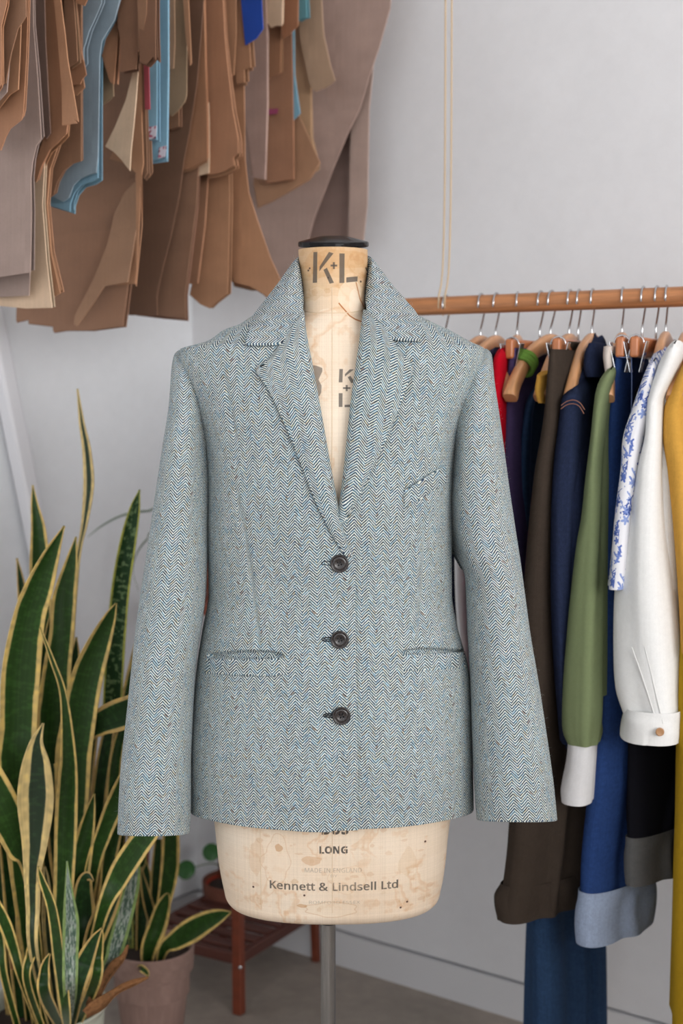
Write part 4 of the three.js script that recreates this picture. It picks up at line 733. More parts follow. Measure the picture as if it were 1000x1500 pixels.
// cloth
function clothTex(base, amp, seed, twill = 0, rep = 0.1) {
  return dataTex(256, 256, (x, y, c) => { const w = twill ? (((x + y * twill) % 4 + 4) % 4 < 2 ? 1 : -1) : (((x >> 1) + (y >> 1)) & 1 ? 1 : -1), n = hash(x >> 1, y, seed) - 0.5, m = noise(x / 10, y / 10, seed, 0, 0) - 0.5, v = hash(x, 0, seed + 3) - 0.5; const k = 1 + amp * (0.5 * w + 1.2 * n + 0.5 * m + 0.6 * v); c[0] = base[0] * k; c[1] = base[1] * k; c[2] = base[2] * k; }, true, 1 / rep);
}
const clothBump = dataTex(128, 128, (x, y, c) => { c[0] = c[1] = c[2] = 128 + 60 * (((x >> 1) + (y >> 1)) & 1 ? 1 : -1) * 0.5 + 60 * (hash(x, y, 5) - 0.5); }, false, 1 / 0.05);
const cloth = (base, amp = 0.08, seed = 1, twill = 0, rep = 0.12, o = {}) => mat({ map: clothTex(base, amp, seed, twill, rep), bumpMap: clothBump, bumpScale: 0.0004, roughness: 1, specularIntensity: 0.2, sheen: 0.1, sheenRoughness: 0.8, ...o });
// keys: row, left and right picture edges of the near end, length away from the camera
function drape(parent, name, m, keys, { o, off = 0.19, n = 2.6, fold = 0.004, k = 7, seed = 0, nv = 90, nu = 110, top = true, label, slope = 0, th: turn = 0.419, th2 = turn, bt = turn } = {}) {
  const GD = V(Math.sin(turn), 0, -Math.cos(turn)), E1 = V(Math.cos(turn), 0, Math.sin(turn));
  const f = curve(keys), q0 = keys[0][0], q1 = keys[keys.length - 1][0], base = o.clone().addScaledVector(V(Math.sin(bt), 0, -Math.cos(bt)), -off), rows = [], N = V(-Math.sin(bt), 0, Math.cos(bt));
  for (let j = 0; j <= nv; j++) {
    const t = j / nv, q = lerp(q0, q1, t), tw = lerp(turn, th2, smooth(0, 1, t)); let [xl, xr, L] = f(q); GD.set(Math.sin(tw), 0, -Math.cos(tw)); E1.set(Math.cos(tw), 0, Math.sin(tw));
    const a0 = onPlane(xl, q, base, N), b0 = onPlane(xr, q, base, N), a = b0.clone().sub(a0).dot(E1) / 2, c = a0.clone().add(b0).multiplyScalar(0.5).addScaledVector(GD, L / 2), row = [];
    const sh = top ? Math.sqrt(clamp(1 - Math.pow(clamp(1 - t / 0.03), 2))) : 1, grow = smooth(0, 0.35, t);
    { let m = 1e9; for (let i = 0; i < 48; i++) { const [x, z] = superPoint(i / 48 * 2 * Math.PI, a, a, L / 2, n); m = Math.min(m, proj(c.clone().addScaledVector(E1, x).addScaledVector(GD, -z))[0]); } c.addScaledVector(E1, (xl - m) * -base.z / F); }
    for (let i = 0; i <= nu; i++) {
      const th = i / nu * 2 * Math.PI, [x, z] = superPoint(th, a, a, L / 2, n);
      const w = fold * grow * (Math.sin(k * th + seed + 1.3 * Math.sin(3 * t + seed)) + 0.6 * Math.sin((k * 1.7) * Math.sin(th / 2 + seed) + 2 * seed + 2 * t));
      const nx = x / a, nz = z / (L / 2) * 0.6, nl = Math.hypot(nx, nz) || 1;
      row.push(V(0, 0, 0).copy(c).addScaledVector(E1, (x + w * nx / nl) * Math.max(0.02, sh)).addScaledVector(GD, -(z + w * nz / nl) * lerp(0.55, 1, sh)));
    }
    if (slope) for (const p of row) { const d = p.clone().sub(base).dot(GD), f = 0.2 - Math.abs(clamp(d, 0, 0.4) - 0.2); p.y += slope * f / 0.2 * (1 - smooth(0, 0.3, t)); }
    rows.push(row);
  }
  const U = rows.map((r) => { const s = [0]; for (let i = 1; i <= nu; i++) s.push(s[i - 1] + r[i].distanceTo(r[i - 1])); return s; });
  return part(parent, name, sheet(nu, nv, (i, j) => rows[j][i % nu], (i, j) => [U[j][i], -(rows[0][0].y - rows[j][0].y) * -1 * -1], { t: 0.0016, closed: true, flip: true }), m, label);
}
const wear = (name, label, category, px) => { const o = railAt(px), t = thing(name, label, category, o.clone()); t.userData.group = 'garments on the clothes rail'; return { t, o }; };
function seam(parent, m, pts, o, off, r = 0.0007, name = 'stitching') { const N = GD.clone().negate(), b = o.clone().addScaledVector(GD, -off); return part(parent, name, tube(pts.map(([x, y, d = 0]) => onPlane(x, y, b.clone().addScaledVector(GD, d), N)), r, 50, 6), m); }

const navyM = cloth([40, 44, 66], 0.12, 301), whiteM = cloth([226, 226, 228], 0.03, 302), redM = cloth([186, 12, 34], 0.06, 303), purpleM = cloth([74, 62, 98], 0.1, 304, 1), denimMid = cloth([44, 66, 96], 0.24, 305, 1, 0.1), brownM = cloth([64, 55, 48], 0.12, 306, 1), denimNavy = cloth([38, 46, 70], 0.22, 307, 1, 0.1), greenM = cloth([120, 132, 96], 0.05, 308), creamM = cloth([226, 214, 204], 0.04, 309), denimBlue = cloth([42, 66, 116], 0.2, 310, 1, 0.1), denimPale = cloth([150, 164, 188], 0.12, 311, 1, 0.1), linenM = cloth([236, 236, 234], 0.03, 312), mustardM = cloth([204, 154, 70], 0.06, 313), blackM = cloth([22, 22, 28], 0.12, 314), greyHem = cloth([92, 92, 92], 0.1, 315, 1), yellowM = cloth([172, 138, 34], 0.06, 316);
const rust = mat({ color: C(150, 104, 86), roughness: 0.9 });
{ const { t, o } = wear('dress', 'dark navy garment mostly hidden behind the tweed jacket, far left on the rail', 'dress', 640); drape(t, 'body', navyM, [[515, 650, 668, 0.24], [600, 655, 671, 0.28], [800, 660, 673, 0.28], [960, 655, 672, 0.24], [1120, 650, 674, 0.24]], { o, off: 0.16 }); }
{ const { t, o } = wear('blouse', 'white garment glimpsed between the tweed jacket\'s right sleeve and body', 'blouse', 662); drape(t, 'body', whiteM, [[515, 676, 694, 0.2], [600, 675, 694, 0.24], [800, 669.5, 690, 0.24], [880, 671, 692, 0.24], [960, 677, 700, 0.24], [1130, 684, 712, 0.24]], { o, off: 0.17, fold: 0.002 }); }
{ const { t, o } = wear('shirt', 'dark blue garment sliver beside the tweed jacket\'s right shoulder', 'shirt', 705); drape(t, 'body', navyM, [[508, 716, 730, 0.1], [560, 704, 726, 0.22], [700, 700, 722, 0.24], [1000, 698, 722, 0.24]], { o, off: 0.17, fold: 0.002 }); }
{ const { t, o } = wear('top', 'bright red top beside the tweed jacket\'s right shoulder', 'top', 758); drape(t, 'body', redM, [[516, 724, 744, 0.16], [535, 722.5, 744, 0.2], [600, 720, 744, 0.24], [680, 712, 742, 0.26], [800, 700, 740, 0.26], [1000, 696, 740, 0.26]], { o, th: 0.25, off: 0.2, fold: 0.002, slope: 0.035 }); }
{
  const { t, o } = wear('trousers', 'dark purple trousers clipped by the waistband, right of the red top', 'trousers', 792);
  const b = drape(t, 'legs', purpleM, [[524, 746, 769, 0.2], [580, 743.5, 768, 0.24], [690, 741, 768, 0.25], [860, 746, 779, 0.26], [1100, 742, 782, 0.27], [1190, 742, 782, 0.27]], { o, off: 0.15, top: false });
  drape(t, 'waistband', purpleM, [[508, 749.5, 768, 0.2], [526, 745.5, 769.5, 0.2]], { o, off: 0.152, fold: 0, nv: 12 });
}
{ const { t, o } = wear('draped_cloth', 'mustard cloth draped over the bare wooden hanger, showing as a sliver', 'cloth', 810); drape(t, 'body', mustardM, [[550, 786, 801, 0.08], [572, 784, 799, 0.09], [590, 787, 797, 0.04]], { o, off: 0.2, slope: 0.04, fold: 0.001 }); }
{
  const { t, o } = wear('dress', 'long mid blue denim garment left of the brown trousers, also showing below their hem', 'dress', 835);
  drape(t, 'body', denimMid, [[556, 790, 806, 0.1], [580, 776, 800, 0.2], [620, 768.5, 792, 0.28], [690, 764.5, 786, 0.3], [800, 767, 784, 0.3], [900, 768, 790, 0.32], [1300, 771, 830, 0.3], [1420, 768, 842, 0.3], [1640, 764, 850, 0.3]], { o, off: 0.115, fold: 0.008, k: 9, seed: 2, slope: 0.045, nu: 180 });
  seam(t, denimNavy, [[800, 560, 0], [783, 590], [778, 640], [777, 800]], o, 0.118, 0.0009, 'seam');
}
{
  const { t, o } = wear('trousers', 'charcoal brown flared trousers clipped at the waist, with a deep stitched hem', 'trousers', 848);
  drape(t, 'legs', brownM, [[512, 808, 826, 0.18], [545, 803, 828, 0.2], [620, 797, 828, 0.22], [690, 787.5, 822, 0.24], [780, 779, 822, 0.26], [870, 771, 822, 0.28], [1000, 762, 820, 0.24], [1100, 752, 812, 0.2], [1200, 738, 800, 0.17], [1260, 731, 794, 0.165], [1340, 717, 786, 0.16], [1356, 713, 784, 0.16]], { o, off: 0.21, th2: 0.98, top: false, fold: 0.0045, k: 5, seed: 1 });
  drape(t, 'waistband', brownM, [[497, 813, 826, 0.18], [515, 807.5, 827, 0.18]], { o, off: 0.152, fold: 0, nv: 12 });
  drape(t, 'hem_band', brownM, [[1306, 722.8, 788, 0.162], [1340, 716.4, 786, 0.162], [1358, 712.5, 785, 0.162]], { o, off: 0.2105, bt: 0.419, th: 0.972, th2: 0.98, fold: 0.0045, k: 5, seed: 1, nv: 24, top: false });
}
{
  const { t, o } = wear('jacket', 'navy denim jacket with a turned collar and rust topstitching at the shoulder', 'jacket', 868);
  drape(t, 'body', denimNavy, [[566, 832, 856, 0.24], [590, 832, 862, 0.32], [620, 832, 868, 0.34], [700, 836, 872, 0.32], [1100, 832, 866, 0.32]], { o, th: 0.37, off: 0.19, fold: 0.004, seed: 3, slope: 0.09 });
  drape(t, 'sleeve', denimNavy, [[572, 832, 852, 0.1], [586, 823, 856, 0.11], [605, 820, 858, 0.12], [680, 813, 858, 0.13], [780, 811, 852, 0.13], [900, 812, 850, 0.12], [1000, 816, 848, 0.11], [1092, 822, 848, 0.1]], { o, th: 0.37, off: 0.205, slope: 0.045, fold: 0.004, k: 4, seed: 4 });
  drape(t, 'collar', denimNavy, [[500, 863, 876, 0.09], [512, 858, 880, 0.12], [535, 854, 884, 0.13], [552, 856, 884, 0.13]], { o, th: 0.37, off: 0.145, fold: 0.001, nv: 24 });
  seam(t, rust, [[821.5, 594], [830, 588], [840, 586], [849, 590], [856, 600]], o, 0.2075, 0.0006); seam(t, rust, [[821, 599], [830, 593], [840, 591.5], [848, 595], [855, 606]], o, 0.2075, 0.0006);
}
{
  const { t, o } = wear('top', 'sage green long sleeved top with a cream neckline and a white cuff', 'top', 912);
  drape(t, 'body', greenM, [[545, 884, 902, 0.1], [600, 876, 902, 0.24], [700, 870, 902, 0.28], [900, 866, 900, 0.28], [1020, 866, 900, 0.28]], { o, th: 0.33, off: 0.17, slope: 0.045 });
  drape(t, 'neckband', creamM, [[505, 884, 905, 0.06], [520, 883, 905, 0.12], [548, 886, 904, 0.13]], { o, th: 0.33, off: 0.16, fold: 0, nv: 20, label: 'cream neckband' });
  drape(t, 'sleeve', greenM, [[543, 887, 902, 0.04], [570, 874, 896, 0.08], [600, 869, 890, 0.1], [640, 865, 886, 0.1], [690, 859, 882, 0.1], [760, 852, 882, 0.1], [800, 845, 882, 0.1], [860, 838, 882, 0.1], [920, 832, 882, 0.1], [1000, 826, 882, 0.1], [1055, 824, 881, 0.1], [1080, 826, 878, 0.09], [1094, 833, 874, 0.07]], { o, th: 0.33, off: 0.205, slope: 0.045, fold: 0.0022, k: 8, seed: 5 });
  drape(t, 'cuff', whiteM, [[1088, 832, 873, 0.07], [1120, 829, 871, 0.07], [1165, 821, 868, 0.075], [1181, 822, 866.5, 0.075]], { o, th: 0.33, off: 0.202, fold: 0.0004, nv: 24, top: false, label: 'white ribbed cuff' });
}
{
  const { t, o } = wear('trousers', 'bright blue denim trousers with a pale turned up hem', 'trousers', 942);
  drape(t, 'legs', denimBlue, [[522, 904, 922, 0.2], [600, 893, 922, 0.26], [700, 884, 922, 0.28], [900, 878, 922, 0.28], [1000, 876, 922, 0.28], [1100, 873, 918, 0.28], [1180, 858, 906, 0.18], [1260, 848, 896, 0.15], [1322, 845, 892, 0.145]], { o, off: 0.15, th2: 0.85, top: false, fold: 0.003, k: 4 });
  drape(t, 'waistband', denimBlue, [[499, 907, 921.5, 0.2], [524, 903, 923, 0.2]], { o, off: 0.152, fold: 0.0, nv: 14 });
  drape(t, 'turn_up', denimPale, [[1314, 841.5, 899, 0.168], [1350, 840, 900, 0.168], [1391, 837, 900, 0.168]], { o, off: 0.157, bt: 0.419, th: 0.848, th2: 0.85, fold: 0.003, k: 4, nv: 30, top: false, label: 'pale blue turn up' });
  const th = mat({ color: C(120, 136, 178), roughness: 1 }); seam(t, th, [[904, 522], [913, 523.5], [922.5, 522]], o, 0.1535, 0.0005); seam(t, th, [[924, 505, 0.004], [925, 560, 0.004], [924, 620, 0.004]], o, 0.152, 0.0006);
}
{
  const { t, o } = wear('trousers', 'black trousers with a grey hem, behind the blue denim trousers', 'trousers', 962);
  drape(t, 'legs', blackM, [[560, 932, 950, 0.2], [700, 926, 952, 0.24], [1100, 920, 952, 0.26], [1240, 916, 952, 0.16]], { o, off: 0.13, th2: 0.85, fold: 0.002 });
  drape(t, 'hem_band', greyHem, [[1232, 912, 957, 0.172], [1302, 911, 958, 0.175]], { o, off: 0.134, bt: 0.419, th: 0.845, th2: 0.85, fold: 0.002, nv: 20, top: false, label: 'grey hem band' });
}
{
  // blue printed flowers and stems on white
  const cv = document.createElement('canvas'); cv.width = cv.height = 512; const c = cv.getContext('2d'); c.fillStyle = '#e9e9ee'; c.fillRect(0, 0, 512, 512); const r = rng(77);
  for (let i = 0; i < 120; i++) {
    const x = 512 * r(), y = 512 * r(), s = 10 + 16 * r(); const col = ['#5b72b8', '#7488c6', '#4a5fa4', '#8ea0d2'][i % 4];
    for (const [ox, oy] of [[0, 0], [512, 0], [-512, 0], [0, 512], [0, -512]]) {
      c.strokeStyle = col; c.lineWidth = 3 + 3 * (i % 3); c.beginPath(); c.moveTo(x + ox, y + oy); c.bezierCurveTo(x + ox + s * 1.6, y + oy - s, x + ox - s, y + oy - 2 * s, x + ox + s * (1 - 2 * (i & 1)), y + oy - 3 * s); c.stroke();
      c.fillStyle = col; for (let k = 0; k < 5; k++) { const a = k * 1.257 + i; c.beginPath(); c.ellipse(x + ox + s * 0.55 * Math.cos(a), y + oy + s * 0.55 * Math.sin(a), s * 0.5, s * 0.26, a, 0, 7); c.fill(); }
      for (let k = 0; k < 3; k++) { c.beginPath(); c.ellipse(x + ox + s * (0.6 - k * 0.4), y + oy - s * (1 + 0.6 * k), s * 0.4, s * 0.16, 0.8 + k, 0, 7); c.fill(); }
    }
  }
  const tx = new THREE.CanvasTexture(cv); tx.colorSpace = THREE.SRGBColorSpace; tx.wrapS = tx.wrapT = THREE.RepeatWrapping; tx.repeat.set(1 / 0.15, 1 / 0.15);
  const floral = mat({ map: tx, roughness: 1, specularIntensity: 0.2 });
  const { t, o } = wear('blouse', 'white blouse with a blue floral print and short loose sleeve', 'blouse', 976);
  drape(t, 'body', floral, [[525, 953, 972, 0.1], [600, 944, 972, 0.24], [800, 938, 970, 0.26], [840, 938, 970, 0.26]], { o, th: 0.34, off: 0.17, slope: 0.045 });
  drape(t, 'sleeve', floral, [[532, 951, 963, 0.05], [560, 940, 962, 0.1], [600, 925, 957, 0.11], [640, 912, 947, 0.11], [690, 909, 938, 0.11], [760, 900, 929, 0.11], [840, 892, 922, 0.11], [864, 889, 919, 0.11]], { o, th: 0.34, off: 0.205, slope: 0.045, fold: 0.002, k: 5 });
}
{
  const { t, o } = wear('shirt', 'white linen shirt with a full sleeve gathered into a buttoned cuff', 'shirt', 1006);
  drape(t, 'body', linenM, [[520, 980, 998, 0.1], [560, 968, 1000, 0.22], [700, 962, 1004, 0.28], [1000, 962, 1010, 0.28]], { o, th: 0.35, off: 0.17, slope: 0.045 });
  drape(t, 'sleeve', linenM, [[506, 979, 996, 0.05], [525, 971, 998, 0.1], [555, 957, 990, 0.12], [590, 946, 974, 0.13], [640, 940, 974, 0.13], [690, 926, 977, 0.13], [800, 912, 984, 0.13], [880, 905, 992, 0.13], [960, 903, 1000, 0.13], [1020, 906, 1003, 0.13], [1052, 916, 1002, 0.11]], { o, th: 0.35, off: 0.205, slope: 0.045, fold: 0.0035, k: 6, seed: 6 });
  drape(t, 'cuff', linenM, [[1046, 914, 1004, 0.11], [1064, 909, 1005, 0.115], [1092, 908, 1002, 0.115]], { o, th: 0.35, off: 0.21, fold: 0.002, nv: 24, k: 3, seed: 2, top: false });
  const N = GD.clone().negate(), bp = onPlane(966, 1072, o.clone().addScaledVector(GD, -0.2145), N), bg = lathe([[0, 0], [0.0058, 0], [0.0062, 0.0008], [0.0058, 0.002], [0.0044, 0.0022], [0.0036, 0.0015], [0, 0.0015]], 32).rotateX(Math.PI / 2); bg.translate(bp.x, bp.y, bp.z);
  part(t, 'button', bg, mat({ color: C(176, 132, 92), roughness: 0.4 }), 'light brown cuff button');
  seam(t, linenM, [[925, 948], [938, 985], [952, 1028], [962, 1062]], o, 0.2065, 0.001, 'placket'); seam(t, linenM, [[944, 948], [953, 985], [963, 1028], [971, 1060]], o, 0.2065, 0.001, 'placket');
}
{ const { t, o } = wear('shirt', 'mustard yellow shirt at the right edge, beside the white linen shirt', 'shirt', 1036); drape(t, 'body', mustardM, [[540, 1000, 1016, 0.1], [560, 990, 1020, 0.2], [600, 974, 1022, 0.24], [640, 971, 1026, 0.24], [690, 978, 1030, 0.24], [800, 988, 1034, 0.26], [900, 996, 1040, 0.26], [960, 999, 1040, 0.26]], { o, off: 0.186, fold: 0.004, seed: 3, slope: 0.065 }); }
{ const { t, o } = wear('dress', 'long ochre yellow dress hanging lowest at the right edge of the rail', 'dress', 1066); drape(t, 'skirt', yellowM, [[560, 1040, 1060, 0.1], [700, 1016, 1062, 0.26], [960, 997, 1064, 0.3], [1080, 991.5, 1066, 0.3], [1200, 988, 1068, 0.3], [1300, 983, 1068, 0.3], [1400, 980, 1070, 0.32], [1530, 977, 1072, 0.32]], { o, off: 0.17, fold: 0.005, k: 6 }); }
hanger(653, 'coat hanger hook on the rail beside the beige cords');
hanger(705, 'wooden coat hanger nearest the tweed jacket\'s right shoulder');
hanger(727, 'wooden coat hanger second from the tweed jacket\'s right shoulder');
hanger(758, 'wooden coat hanger inside the bright red top', false, 0.169);
hanger(792, 'wooden clip hanger holding the dark purple trousers by the waist', true, -0.03);
const bare = hanger(808, 'bare wooden coat hanger wrapped with a green thread, end pointing at the viewer', false, -0.1);
hanger(835, 'wooden coat hanger inside the mid blue denim garment');
hanger(848, 'wooden clip hanger holding the charcoal brown trousers', true, 0.04);
hanger(868, 'wooden coat hanger inside the navy denim jacket', false, 0.05);
hanger(912, 'wooden coat hanger inside the sage green top', false, 0.09);
hanger(942, 'wooden clip hanger holding the bright blue denim trousers', true);
hanger(962, 'wooden clip hanger holding the black trousers', true);
hanger(976, 'wooden coat hanger inside the blue floral blouse', false, 0.08);
hanger(1006, 'wooden coat hanger inside the white linen shirt', false, 0.07);
hanger(1036, 'wooden coat hanger inside the mustard shirt at the right edge');
hanger(1072, 'wooden coat hanger inside the long ochre yellow dress');
{ // green thread wound round the bare hanger's arm
  const g = []; for (let i = 0; i < 7; i++) { const t = new THREE.TorusGeometry(0.0165, 0.0032, 8, 28); t.scale(1, 1, 0.75); t.rotateY(Math.PI / 2 + 0.1 * (i % 3 - 1)); t.rotateZ(-0.62); t.translate(0.106 + i * 0.0028, -0.094 - i * 0.0019, -0.002); g.push(t); }
  const m = new THREE.Mesh(flat(g), cloth([110, 150, 66], 0.2, 320)); m.name = 'thread'; m.userData.label = 'green thread binding'; bare.add(m);
}
// ---------------------------------------------------------------- plants, pots and the small table
function leafTex(kind, seed) {
  const W = 128, H = 1024;
  return dataTex(W, H, (x, y, c) => {
    const s = Math.abs(x / (W - 1) * 2 - 1), n = noise(x / 20, y / 14, seed, 0, 0), m = fbm(x / 26, y / 9, seed + 2, 4), st = hash(x >> 1, 0, seed) - 0.5, edge = 0.06 * (noise(0, y / 46, seed + 4 + (x > W / 2 ? 1 : 0)) - 0.5) + 0.03 * (m - 0.5);
    let g = [42, 72, 26], w = 0.72, ed = [216, 186, 116];
    if (kind === 'gold') w = 0.78; if (kind === 'pale') { w = 0.48; ed = [214, 190, 132]; g = [44, 62, 42]; } if (kind === 'dark') { w = 0.78; g = [32, 60, 26]; ed = [200, 168, 106]; }
    if (kind === 'stripe') { w = 0.86; ed = [176, 176, 84]; const k = smooth(0.52, 0.66, m); g = [lerp(30, 92, k), lerp(62, 112, k), lerp(26, 74, k)]; }
    if (kind === 'silver') { w = 0.72; ed = [128, 150, 92]; const k = smooth(0.36, 0.66, fbm(x / 9, y / 12, seed + 8, 3)); g = [lerp(150, 74, k), lerp(160, 96, k), lerp(148, 80, k)]; }
    if (kind === 'dry') { const k = 0.75 + 0.5 * m + 0.3 * st; c[0] = 138 * k; c[1] = 98 * k; c[2] = 66 * k; return c; }
    const band = smooth(0.5, 0.7, m) * 14 - 5, b = smooth(w - 0.03, w + 0.02, s + edge), line = smooth(w - 0.14, w - 0.04, s + edge) * 10;
    const yl = 1 + 0.22 * (n - 0.5) + 0.1 * st, gl = 1 + 0.18 * st;
    for (let k = 0; k < 3; k++) c[k] = lerp((g[k] + band * [0.7, 1, 0.5][k] + line * [1, 1, 1][k]) * gl, ed[k] * yl + (k === 2 ? -26 * (n > 0.6 ? n - 0.6 : 0) : 0), b);
    return c;
  }, true, 1, 1 / 0.55);
}
const leafM = {}; for (const [k, s] of [['gold', 401], ['pale', 402], ['dark', 403], ['stripe', 404], ['silver', 405], ['dry', 406]]) leafM[k] = mat({ map: leafTex(k, s), roughness: k === 'dry' ? 0.95 : 0.42, specularIntensity: k === 'dry' ? 0.2 : 0.5 });
// spine: picture points with half widths from base to tip; d0, d1: depth at base and tip; yaw turns the blade; cup folds it along its midrib
function leaf(parent, kind, spine, d0, d1 = d0, { cup = 0.35, yaw = 0, wave = 0.12, name = 'leaf', seed = 1, t = 0.0018, root = null } = {}) {
  const n = spine.length, P = spine.map(([x, y], i) => AT(x, y, lerp(d0, d1, i / (n - 1)))), Wd = spine.map(([x, y, w]) => V(w * d0 / F, 0, 0)), nv = 70, nu = 14, rows = [];
  if (root) P[0] = root(P[0], d0);
  for (let j = 0; j <= nv; j++) {
    const f = j / nv, p = catmull(P, f), a = catmull(P, Math.min(1, f + 0.015)), b = catmull(P, Math.max(0, f - 0.015)), tan = a.sub(b).normalize(), view = p.clone().sub(camera.position).normalize().negate(), side = tan.clone().cross(view).normalize(), out = side.clone().cross(tan).normalize();
    const w = Math.max(0.0006, catmull(Wd, f).x), ya = yaw + 0.25 * Math.sin(f * 4 + seed), cs = side.clone().multiplyScalar(Math.cos(ya)).addScaledVector(out, Math.sin(ya)), co = out.clone().multiplyScalar(Math.cos(ya)).addScaledVector(side, -Math.sin(ya)), r = [], k = 1 / Math.max(0.5, Math.cos(ya));
    for (let i = 0; i <= nu; i++) { const s = i / nu * 2 - 1, q = p.clone().addScaledVector(cs, s * w * k).addScaledVector(co, cup * w * (s * s - 0.4) + wave * w * Math.sin(9 * f + seed * 3 + (s > 0 ? 1.6 : 0)) * s * s); r.push(q); }
    rows.push(r);
  }
  let L = [0]; for (let j = 1; j <= nv; j++) L.push(L[j - 1] + rows[j][7].distanceTo(rows[j - 1][7]));
  return part(parent, name, sheet(nu, nv, (i, j) => rows[j][i], (i, j) => [0.004 + 0.992 * i / nu, L[j] + seed * 0.37], { t }), leafM[kind]);
}
// where a leaf leaves the soil of a pot of radius R round c
const rootIn = (c, R) => (p, d) => { const q = V(p.x - c.x, 0, clamp((-c.z - d) * 0.35, -R, R)); if (q.length() > R) q.setLength(R); return V(c.x + q.x, c.y - 0.035, c.z + q.z); };
const soilTex = dataTex(256, 256, (x, y, c) => { const k = 0.6 + 0.8 * fbm(x / 9, y / 9, 501, 3, 0); c[0] = 52 * k; c[1] = 40 * k; c[2] = 34 * k; }, true, 8);
const soilM = mat({ map: soilTex, roughness: 1, bumpMap: soilTex, bumpScale: 0.006 });
function clay(base, seed) { return mat({ map: dataTex(512, 256, (x, y, c) => { const n = fbm(x / 22, y / 16, seed, 5), m = hash(x, y, seed), k = 1 + 0.12 * (n - 0.5) + 0.05 * (m - 0.5); c[0] = base[0] * k + 4 * smooth(0.4, 0.75, n); c[1] = base[1] * k + 4 * smooth(0.4, 0.75, n); c[2] = base[2] * k + 4 * smooth(0.4, 0.75, n); }, true, 2, 2), roughness: 0.9 }); }
